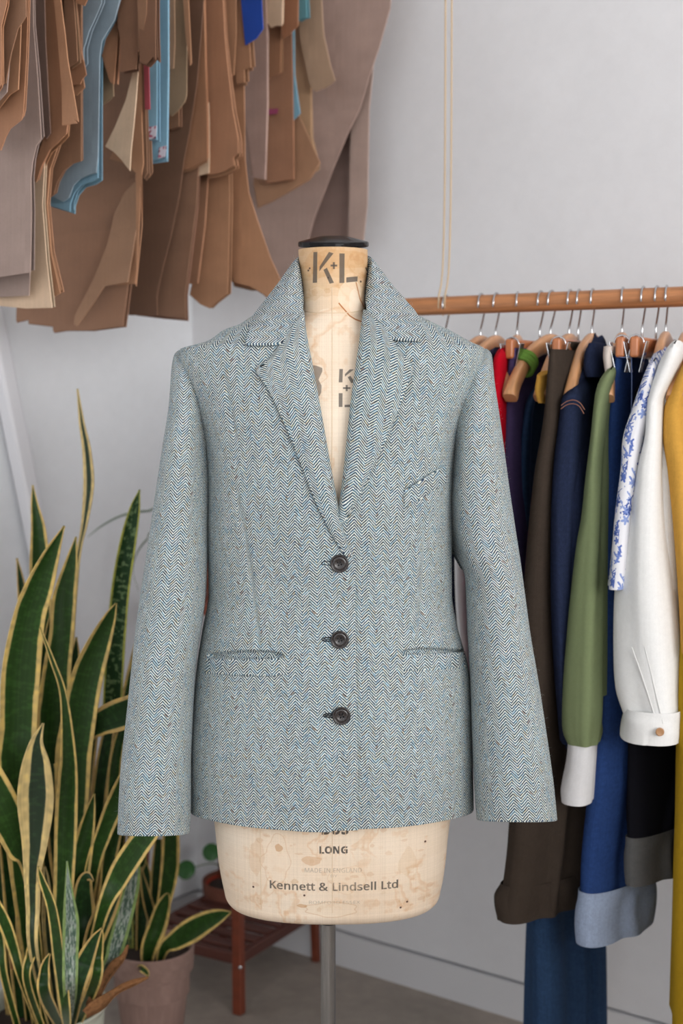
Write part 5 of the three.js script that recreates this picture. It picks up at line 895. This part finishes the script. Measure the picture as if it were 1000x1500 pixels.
{
  const D = 2.32, c = AT(66, 1470, D), R = 0.1, o = thing('snake_plant', 'large gold edged snake plant in a ribbed off white pot, left of the jacket', 'plant', V(c.x, 0, c.z));
  // ribbed pot
  const prof = curve([[0, 0.072], [0.08, 0.084], [0.2, 0.094], [c.y, R]]), nu = 240, nv = 30;
  const pot = part(o, 'pot', flat([
    sheet(nu, nv, (i, j) => { const y = lerp(c.y, 0.002, j / nv), a = i / nu * 2 * Math.PI, r = prof(y)[0] + (j < 3 ? 0 : 0.0011 * Math.cos(60 * a)); return V(c.x + r * Math.cos(a), y, c.z - r * Math.sin(a)); }, (i, j) => [i / nu, j / nv], { t: 0.006, closed: true }),
    lathe([[0, 0], [0.07, 0], [0.07, 0.004], [0, 0.004]], 48).translate(c.x, 0, c.z)]), mat({ color: C(206, 208, 192), roughness: 0.5 }));
  part(pot, 'soil', lathe([[R - 0.008, c.y - 0.03], [R * 0.6, c.y - 0.022], [0, c.y - 0.02]], 48).translate(c.x, 0, c.z), soilM);
  const A = [
    // farthest first
    ['dark', [[50, 1420, 8], [40, 1100, 12], [36, 900, 9], [31, 855, 5], [25, 818, 0]], 2.4, 2.44], ['gold', [[62, 1400, 9], [62, 1000, 14], [58, 850, 14], [56, 780, 10], [51, 742, 5], [48, 711, 0]], 2.38, 2.4],
    ['pale', [[92, 1420, 6], [98, 1000, 8], [110, 850, 4], [117, 800, 2.5], [124, 765, 4], [130, 710, 7], [127, 660, 6], [120, 620, 3.5], [113, 570, 0]], 2.36, 2.4, { yaw: 0.5 }], ['stripe', [[150, 1440, 11], [158, 1150, 13], [166, 1000, 13], [175, 880, 12.5], [187, 800, 11], [197, 748, 7], [204, 718, 0]], 2.4, 2.36],
    ['gold', [[140, 1430, 8], [165, 1200, 14], [186, 1060, 15], [206, 960, 13], [222, 890, 8], [232, 840, 0]], 2.44, 2.5], ['dark', [[96, 1430, 8], [100, 1080, 10], [106, 1000, 9], [110, 962, 6], [112, 934, 0]], 2.36, 2.36], ['dark', [[60, 1430, 9], [50, 1150, 12], [56, 1010, 9], [70, 930, 4], [74, 900, 0]], 2.38, 2.38],
    ['gold', [[88, 1430, 10], [76, 1150, 25], [78, 1050, 25], [83, 985, 20], [90, 930, 17], [94, 880, 17], [104, 828, 9], [111, 787, 0]], 2.3, 2.32, { seed: 4 }], ['gold', [[100, 1430, 10], [106, 1160, 24], [115, 1060, 25], [129, 990, 22], [146, 940, 16], [161, 904, 8], [170, 884, 0]], 2.28, 2.24, { seed: 7 }],
    ['gold', [[44, 1440, 9], [26, 1160, 25], [27, 1060, 26], [31, 980, 27], [42, 905, 22], [57, 858, 19], [75, 812, 11], [94, 771, 0]], 2.24, 2.22, { seed: 2 }],
    ['dark', [[112, 1430, 5], [118, 1140, 6], [126, 1082, 10], [143, 1062, 17], [168, 1050, 22], [205, 1036, 20], [250, 1020, 10]], 2.3, 2.24, { cup: 0.2 }],
    ['gold', [[150, 1440, 6], [150, 1250, 9], [160, 1150, 10], [176, 1080, 11], [196, 1020, 8]], 2.36, 2.4], ['gold', [[158, 1440, 6], [160, 1250, 9], [166, 1150, 9], [172, 1100, 8], [188, 1040, 5]], 2.34, 2.36], ['dark', [[130, 1430, 8], [138, 1250, 10], [146, 1160, 10], [156, 1090, 9], [166, 1040, 3]], 2.34, 2.36],
    ['dark', [[110, 1430, 8], [116, 1250, 12], [124, 1150, 12], [132, 1090, 9], [144, 1040, 3]], 2.33, 2.33],
    ['gold', [[90, 1500, 8], [90, 1400, 11], [95, 1280, 14], [98, 1180, 15], [100, 1110, 11], [93, 1020, 4.5], [76, 966, 2.5], [59, 920, 0]], 2.2, 2.18, { yaw: 0.25 }],
    ['gold', [[52, 1440, 6], [44, 1290, 8], [28, 1240, 19], [4, 1185, 25], [-30, 1120, 24]], 2.2, 2.14, { cup: 0.2 }], ['gold', [[60, 1440, 5], [46, 1200, 5], [28, 1125, 13], [6, 1096, 17], [-28, 1070, 14]], 2.26, 2.24, { cup: 0.2 }],
    ['pale', [[58, 1500, 5], [50, 1400, 6], [48, 1330, 9], [48, 1275, 12], [52, 1230, 18], [54, 1172, 25], [54, 1122, 20], [54, 1088, 9], [63, 1060, 0]], 2.14, 2.12, { cup: 0.55, seed: 5, wave: 0.06 }],
    ['gold', [[108, 1480, 8], [112, 1400, 13], [116, 1290, 15], [124, 1230, 13], [132, 1190, 7], [138, 1163, 0]], 2.22, 2.22], ['gold', [[116, 1490, 6], [120, 1400, 8], [134, 1280, 10], [152, 1220, 11], [172, 1170, 13], [200, 1110, 10]], 2.24, 2.2],
    ['dark', [[112, 1490, 10], [119, 1400, 16], [121, 1340, 17], [122, 1303, 13], [127, 1284, 7], [137, 1290, 0]], 2.2, 2.2], ['dark', [[112, 1490, 6], [126, 1420, 9], [140, 1370, 15], [157, 1330, 15], [171, 1302, 9], [183, 1278, 0]], 2.18, 2.18],
    ['gold', [[126, 1480, 5], [146, 1350, 8], [172, 1288, 15], [196, 1248, 17], [222, 1212, 15], [256, 1160, 8]], 2.16, 2.12, { cup: 0.25 }], ['gold', [[138, 1470, 5], [150, 1330, 7], [160, 1260, 10], [172, 1200, 10], [190, 1140, 6]], 2.3, 2.3],
    ['silver', [[140, 1470, 7], [158, 1420, 9], [170, 1385, 12], [182, 1340, 12], [193, 1295, 10], [199, 1262, 5], [201, 1236, 0]], 2.18, 2.2], ['gold', [[128, 1490, 8], [138, 1440, 8], [143, 1400, 7], [147, 1372, 4], [149, 1362, 0]], 2.12, 2.12],
    ['silver', [[104, 1530, 7], [103, 1450, 10], [103, 1400, 11], [104, 1350, 11], [101, 1310, 6], [98, 1262, 0]], 2.1, 2.1, { cup: 0.15 }], ['dark', [[98, 1530, 6], [112, 1450, 12], [124, 1410, 13], [138, 1378, 7], [149, 1360, 0]], 2.11, 2.1],
    ['dark', [[78, 1540, 8], [67, 1460, 9], [65, 1425, 7], [68, 1408, 4], [73, 1397, 0]], 2.1, 2.1], ['dark', [[30, 1530, 9], [22, 1350, 13], [16, 1280, 13], [8, 1230, 10], [-6, 1180, 4]], 2.3, 2.3], ['dark', [[22, 1500, 9], [18, 1400, 10], [18, 1250, 12], [14, 1180, 12], [8, 1100, 8]], 2.34, 2.34],
    ['gold', [[46, 1500, 5], [34, 1440, 5], [20, 1390, 7], [6, 1350, 8], [-14, 1310, 6]], 2.18, 2.14], ['gold', [[88, 1530, 4], [96, 1480, 7], [86, 1400, 8], [76, 1330, 7], [62, 1290, 4], [56, 1270, 0]], 2.12, 2.12, { yaw: 0.7 }], ['pale', [[76, 1450, 6], [72, 1380, 7], [70, 1330, 7], [68, 1290, 4], [66, 1270, 0]], 2.24, 2.24],
    ['gold', [[44, 1490, 3], [40, 1440, 5], [44, 1400, 6], [48, 1380, 4], [52, 1360, 0]], 2.14, 2.14], ['dark', [[120, 1470, 8], [100, 1350, 12], [86, 1250, 14], [80, 1180, 12], [74, 1120, 6]], 2.28, 2.28], ['dark', [[40, 1470, 10], [38, 1350, 14], [44, 1250, 14], [40, 1180, 10]], 2.28, 2.28],
    ['dark', [[144, 1450, 8], [160, 1350, 12], [168, 1280, 11], [176, 1220, 8], [184, 1180, 3]], 2.4, 2.42], ['dark', [[130, 1450, 9], [136, 1330, 13], [140, 1250, 13], [146, 1180, 9]], 2.38, 2.4], ['dark', [[84, 1440, 10], [70, 1300, 16], [64, 1180, 16], [60, 1080, 10]], 2.36, 2.36], ['dark', [[110, 1440, 9], [108, 1330, 15], [104, 1230, 15], [104, 1120, 12]], 2.37, 2.37], ['dark', [[20, 1440, 9], [4, 1300, 14], [-6, 1180, 14], [-10, 1080, 10]], 2.36, 2.36],
    ['gold', [[12, 1500, 5], [6, 1430, 5], [0, 1380, 6], [-10, 1330, 6]], 2.2, 2.2], ['gold', [[150, 1450, 5], [182, 1300, 9], [196, 1230, 9], [204, 1180, 5]], 2.38, 2.4],
  ];
  A.forEach(([k, s, d0, d1, op], i) => leaf(o, k, s.map(([x, y, w], q) => q === 0 ? [clamp(x, 10, 130), Math.max(y, 1470), Math.max(4, w * 0.7)] : [x, y, w]), d0 + (2.32 - d0) * 0.0, d1, { seed: i * 1.3 + 1, root: rootIn(c, 0.062), ...op }));
  for (const [s, d, k] of [[[[132, 1475, 4], [148, 1444, 7], [166, 1420, 7], [180, 1402, 3], [187, 1385, 0.5]], 2.16, 0.5], [[[126, 1486, 5], [148, 1470, 8], [172, 1452, 5], [196, 1440, 3.5], [216, 1432, 0.5]], 2.14, 0.3], [[[20, 1420, 2], [14, 1380, 3], [6, 1350, 3], [0, 1330, 0.5]], 2.2, 0.6]]) leaf(o, 'dry', s, d, d, { cup: 0.9, wave: 0.5, yaw: k, name: 'dry_leaf', seed: d * 9 });
}
function clayPot(o, c, R, h, rim, m, foot = 0.68, soilDrop = 0.02) {
  const y0 = c.y - h, p = lathe([[0, y0], [R * foot, y0], [R * foot + 0.002, y0 + 0.002], [R * 0.9, c.y - rim - 0.0015], [R * 0.935, c.y - rim - 0.0005], [R * 0.975, c.y - rim + 0.001], [R, c.y - 0.004], [R * 0.99, c.y - 0.001], [R * 0.965, c.y], [R * 0.93, c.y - 0.003], [R * 0.9, c.y - soilDrop], [R * 0.88, c.y - rim * 2]], 80).translate(c.x, 0, c.z);
  const pot = part(o, 'pot', p, m); part(pot, 'soil', lathe([[R * 0.905, c.y - soilDrop], [R * 0.5, c.y - soilDrop + 0.004], [0, c.y - soilDrop + 0.006]], 48).translate(c.x, 0, c.z), soilM); return pot;
}
const saucer = (o, x, y, z, R, m) => part(o, 'saucer', lathe([[0, y], [R * 0.8, y], [R, y + 0.018], [R * 0.985, y + 0.02], [R * 0.96, y + 0.018], [R * 0.78, y + 0.004], [0, y + 0.004]], 64).translate(x, 0, z), m);
{
  const D = 2.56, c = AT(222, 1384, D), o = thing('snake_plant', 'smaller snake plant in a greyish pink clay pot, under the jacket\'s left cuff', 'plant', V(c.x, 0, c.z));
  clayPot(o, c, 0.079, c.y - 0.012, 0.044, clay([150, 122, 112], 511), 0.64, 0.018); saucer(o, c.x, 0, c.z, 0.076, clay([92, 66, 56], 512));
  [['gold', [[226, 1408, 6], [238, 1335, 9], [246, 1290, 12], [249, 1255, 12.5], [250, 1215, 11], [252, 1150, 5]], 2.54, 2.52], ['gold', [[208, 1415, 6], [218, 1388, 11], [229, 1358, 13], [238, 1330, 11], [244, 1314, 5], [247, 1309, 0]], 2.48, 2.47, { cup: 0.5 }],
    ['gold', [[227, 1405, 3], [240, 1390, 8], [258, 1377, 14], [280, 1363, 17], [302, 1351, 15], [322, 1342, 9], [338, 1336, 0]], 2.5, 2.44, { cup: 0.3 }], ['dark', [[206, 1410, 5], [209, 1340, 9], [213, 1290, 9], [215, 1262, 0]], 2.58, 2.58], ['stripe', [[200, 1410, 5], [198, 1350, 8], [205, 1290, 7], [214, 1240, 0]], 2.6, 2.6], ['dark', [[216, 1408, 5], [226, 1340, 8], [230, 1280, 9], [232, 1230, 5]], 2.6, 2.6], ['stripe', [[190, 1410, 5], [186, 1340, 8], [184, 1280, 6], [182, 1240, 0]], 2.6, 2.6],
    ['gold', [[196, 1416, 3], [206, 1418, 4], [214, 1424, 3.5], [217, 1430, 0]], 2.47, 2.45], ['dark', [[240, 1405, 4], [224, 1350, 7], [214, 1310, 6], [206, 1270, 0]], 2.57, 2.57]].forEach(([k, s, d0, d1, op], i) => leaf(o, k, s, d0, d1, { seed: i + 40, root: rootIn(c, i === 7 ? 0.062 : 0.045), ...op }));
}
// small table with a slatted lower shelf
const tableWood = mat({ map: woodTex([122, 58, 36], 521, 6, 6), roughness: 0.5 }), darkWood = mat({ map: woodTex([88, 46, 36], 531, 6, 6), roughness: 0.55 });
{
  const f = (px, py) => { const r = ray(px, py); return r.multiplyScalar(-EYE / r.y).add(V(0, EYE, 0)); };
  const A = f(374, 1485).setY(0), B = f(463, 1408).setY(0); A.x = f(350, 1485).x; A.z = f(350, 1485).z;
  const ax = B.clone().sub(A), side = V(-ax.z, 0, ax.x).normalize(); if (side.x > 0) side.negate(); const S = side.multiplyScalar(0.245), foot = [A, B, B.clone().add(S), A.clone().add(S)], mid = foot.reduce((a, p) => a.add(p), V(0, 0, 0)).multiplyScalar(0.25);
  const o = thing('plant_table', 'small reddish brown wooden plant table with a slatted lower shelf, behind the dress form', 'table', mid.clone());
  const H = 0.79, head = foot.map((p) => p.clone().lerp(mid, 0.16).setY(H));
  foot.forEach((p, i) => { const leg = part(o, 'leg', barBox(p.clone().setY(0.0), head[i].clone(), i ? 0.017 : 0.021, i ? 0.015 : 0.019, ax, 0.003), tableWood); if (i === 0) { const c = p.clone().lerp(head[i], 0.125).add(V(0.004, 0, 0.0135)); part(leg, 'screw', new THREE.SphereGeometry(0.0042, 16, 12).scale(1, 1, 0.5).translate(c.x, c.y, c.z), metal); } });
  const at = (i, y) => foot[i].clone().lerp(head[i], y / H), ys = 0.112;
  part(o, 'shelf_rail', barBox(at(0, ys), at(1, ys), 0.018, 0.022), darkWood); part(o, 'shelf_rail', barBox(at(3, ys), at(2, ys), 0.018, 0.022), darkWood); part(o, 'shelf_rail', barBox(at(0, ys), at(3, ys), 0.018, 0.022), darkWood); part(o, 'shelf_rail', barBox(at(1, ys), at(2, ys), 0.018, 0.022), darkWood);
  for (let k = 0; k < 6; k++) { const t = 0.1 + k * 0.16, a = at(0, ys + 0.011).lerp(at(1, ys + 0.011), t), b = at(3, ys + 0.011).lerp(at(2, ys + 0.011), t); part(o, 'slat', barBox(a, b, 0.03, 0.009), darkWood); }
  const c0 = head[0].clone().lerp(mid, -0.12).setY(H), c1 = head[1].clone().lerp(mid, -0.12).setY(H), c2 = head[2].clone().lerp(mid, -0.12).setY(H), wide = c1.distanceTo(c2);
  part(o, 'table_top', barBox(c0.clone().lerp(head[3], 0.5).setY(H + 0.011), c1.clone().lerp(head[2], 0.5).setY(H + 0.011), wide, 0.022), tableWood);
  const red = clay([172, 60, 36], 541), terra = clay([126, 76, 60], 542);
  // round-leaved plant on the shelf
  const c = AT(345, 1287, 3.06), p = thing('pilea', 'round leaved green plant in a terracotta pot and red saucer on the table\'s lower shelf', 'plant', V(c.x, ys + 0.016, c.z));
  saucer(p, c.x, ys + 0.0165, c.z, 0.066, red); clayPot(p, c, 0.074, c.y - ys - 0.021, 0.03, terra, 0.7, 0.014);
  const lm = mat({ map: dataTex(128, 128, (x, y, cc) => { const k = 0.85 + 0.3 * fbm(x / 20, y / 20, 551, 3); cc[0] = 44 * k; cc[1] = 98 * k; cc[2] = 40 * k; }), roughness: 0.4 });
  [[272, 1273, 13.5, 3.0], [309, 1247, 12.5, 3.03], [352, 1220, 12, 3.1], [330, 1238, 11, 3.14], [372, 1246, 11, 3.08]].forEach(([x, y, r, D], i) => {
    const q = AT(x, y, D), R = r * D / F, nrm = camera.position.clone().sub(q).normalize().add(V(-0.15 + 0.1 * i, 0.45, 0)).normalize(), qu = new THREE.Quaternion().setFromUnitVectors(V(0, 0, 1), nrm);
    const g = sheet(32, 8, (a, b) => { const t = a / 32 * 2 * Math.PI, s = Math.max(0.001, b / 8); return V(R * s * Math.cos(t), R * 1.08 * s * Math.sin(t), -0.006 * s * s).applyQuaternion(qu).add(q); }, (a, b) => [a / 32, b / 8], { closed: true, t: 0.0012 });
    const l = part(p, 'leaf', g, lm); part(l, 'stalk', tube([V(c.x, c.y - 0.014, c.z), V(lerp(c.x, q.x, 0.4), c.y + (q.y - c.y) * 0.5 + 0.02, lerp(c.z, q.z, 0.4)), q.clone().addScaledVector(nrm, -0.0035)], 0.0013, 30, 6), mat({ color: C(92, 112, 66), roughness: 0.6 }));
  });
  // thin-leaved plant on the table top, mostly hidden by the jacket sleeve
  const s0 = mid.clone(), s = thing('spider_plant', 'thin grey green leaf arcs of a potted plant hidden behind the jacket\'s left sleeve', 'plant', V(s0.x, H + 0.022, s0.z));
  clayPot(s, V(s0.x, H + 0.022 + 0.09, s0.z), 0.06, 0.0895, 0.024, terra, 0.7, 0.014);
  const gm = mat({ color: C(128, 146, 128), roughness: 0.7 }), by = H + 0.1, Dp = -s0.z;
  const arcs = [[[240, 752], [215, 749], [180, 755], [150, 770], [128, 787]], [[232, 782], [214, 792], [200, 812], [195, 836], [203, 866]], [[270, 700], [300, 690], [340, 720], [352, 760]], [[260, 720], [240, 690], [232, 700]]];
  arcs.forEach((a, k) => { const pts = [V(s0.x, by - 0.006, s0.z), ...a.map(([x, y]) => AT(x, y, Dp - 0.05 + 0.02 * k))]; const rows = []; const n = 60; for (let j = 0; j <= n; j++) { const f = j / n, q = catmull(pts, f), w = 0.0034 * Math.pow(Math.sin(Math.PI * (0.1 + 0.88 * f)), 0.7), up = V(0, 0.7, 0.7); rows.push([-1, -0.5, 0, 0.5, 1].map((u) => q.clone().addScaledVector(up, u * w).add(V(0, 0, -Math.abs(u) * w * 0.4)))); } part(s, 'leaf', sheet(4, n, (i, j) => rows[j][i], (i, j) => [i / 4, j / n], { t: 0.0008 }), gm); });
}
// white batten leaning on the pattern wall
{
  const hit = (px, py) => onPlane(px, py, RW(0.03, 0, 0), WV), a = hit(-34, 350), b = hit(96, 1000), d = b.clone().sub(a), low = a.clone().addScaledVector(d, -a.y / d.y + 0.0);
  const o = thing('batten', 'white painted batten leaning against the left wall behind the snake plant', 'batten', low.clone().setY(0.0));
  const g = barBox(low.clone().add(V(0, 0.012, 0)), a, 0.036, 0.036, NV, 0.008); part(o, 'board', g, mat({ color: C(236, 236, 240), roughness: 0.4 }));
}
// ---------------------------------------------------------------- added table-shaped light blocker, out of view: shades the lower wall behind the rail
{
  const u0 = 2.75, u1 = 4.7, v0 = 0.75, v1 = 2.1, o = thing('added_light_blocker', 'added light blocker shaped as a plain wooden table with closed sides, outside the picture at the right', 'table', RW((u0 + u1) / 2, 0, (v0 + v1) / 2));
  const ply = mat({ map: woodTex([186, 150, 112], 601, 1, 1), roughness: 0.6 });
  part(o, 'table_top', roomBox(u0, u1, 0.87, 0.9, v0, v1), ply);
  for (const [a, b, c, d] of [[u0 + 0.06, u0 + 0.09, v0 + 0.06, v1 - 0.06], [u1 - 0.09, u1 - 0.06, v0 + 0.06, v1 - 0.06], [u0 + 0.09, u1 - 0.09, v0 + 0.06, v0 + 0.09]]) part(o, 'side_panel', roomBox(a, b, 0, 0.87, c, d), ply);
  part(o, 'shelf', roomBox(u0 + 0.09, u1 - 0.09, 0.35, 0.375, v0 + 0.09, v1 - 0.06), ply);
}
scene.traverse((o) => { if (o.isMesh) { o.castShadow = true; o.receiveShadow = true; } if (o.isMesh && o.name === 'pane' && o.material.transmission) o.castShadow = false; });
renderer.render(scene, camera);
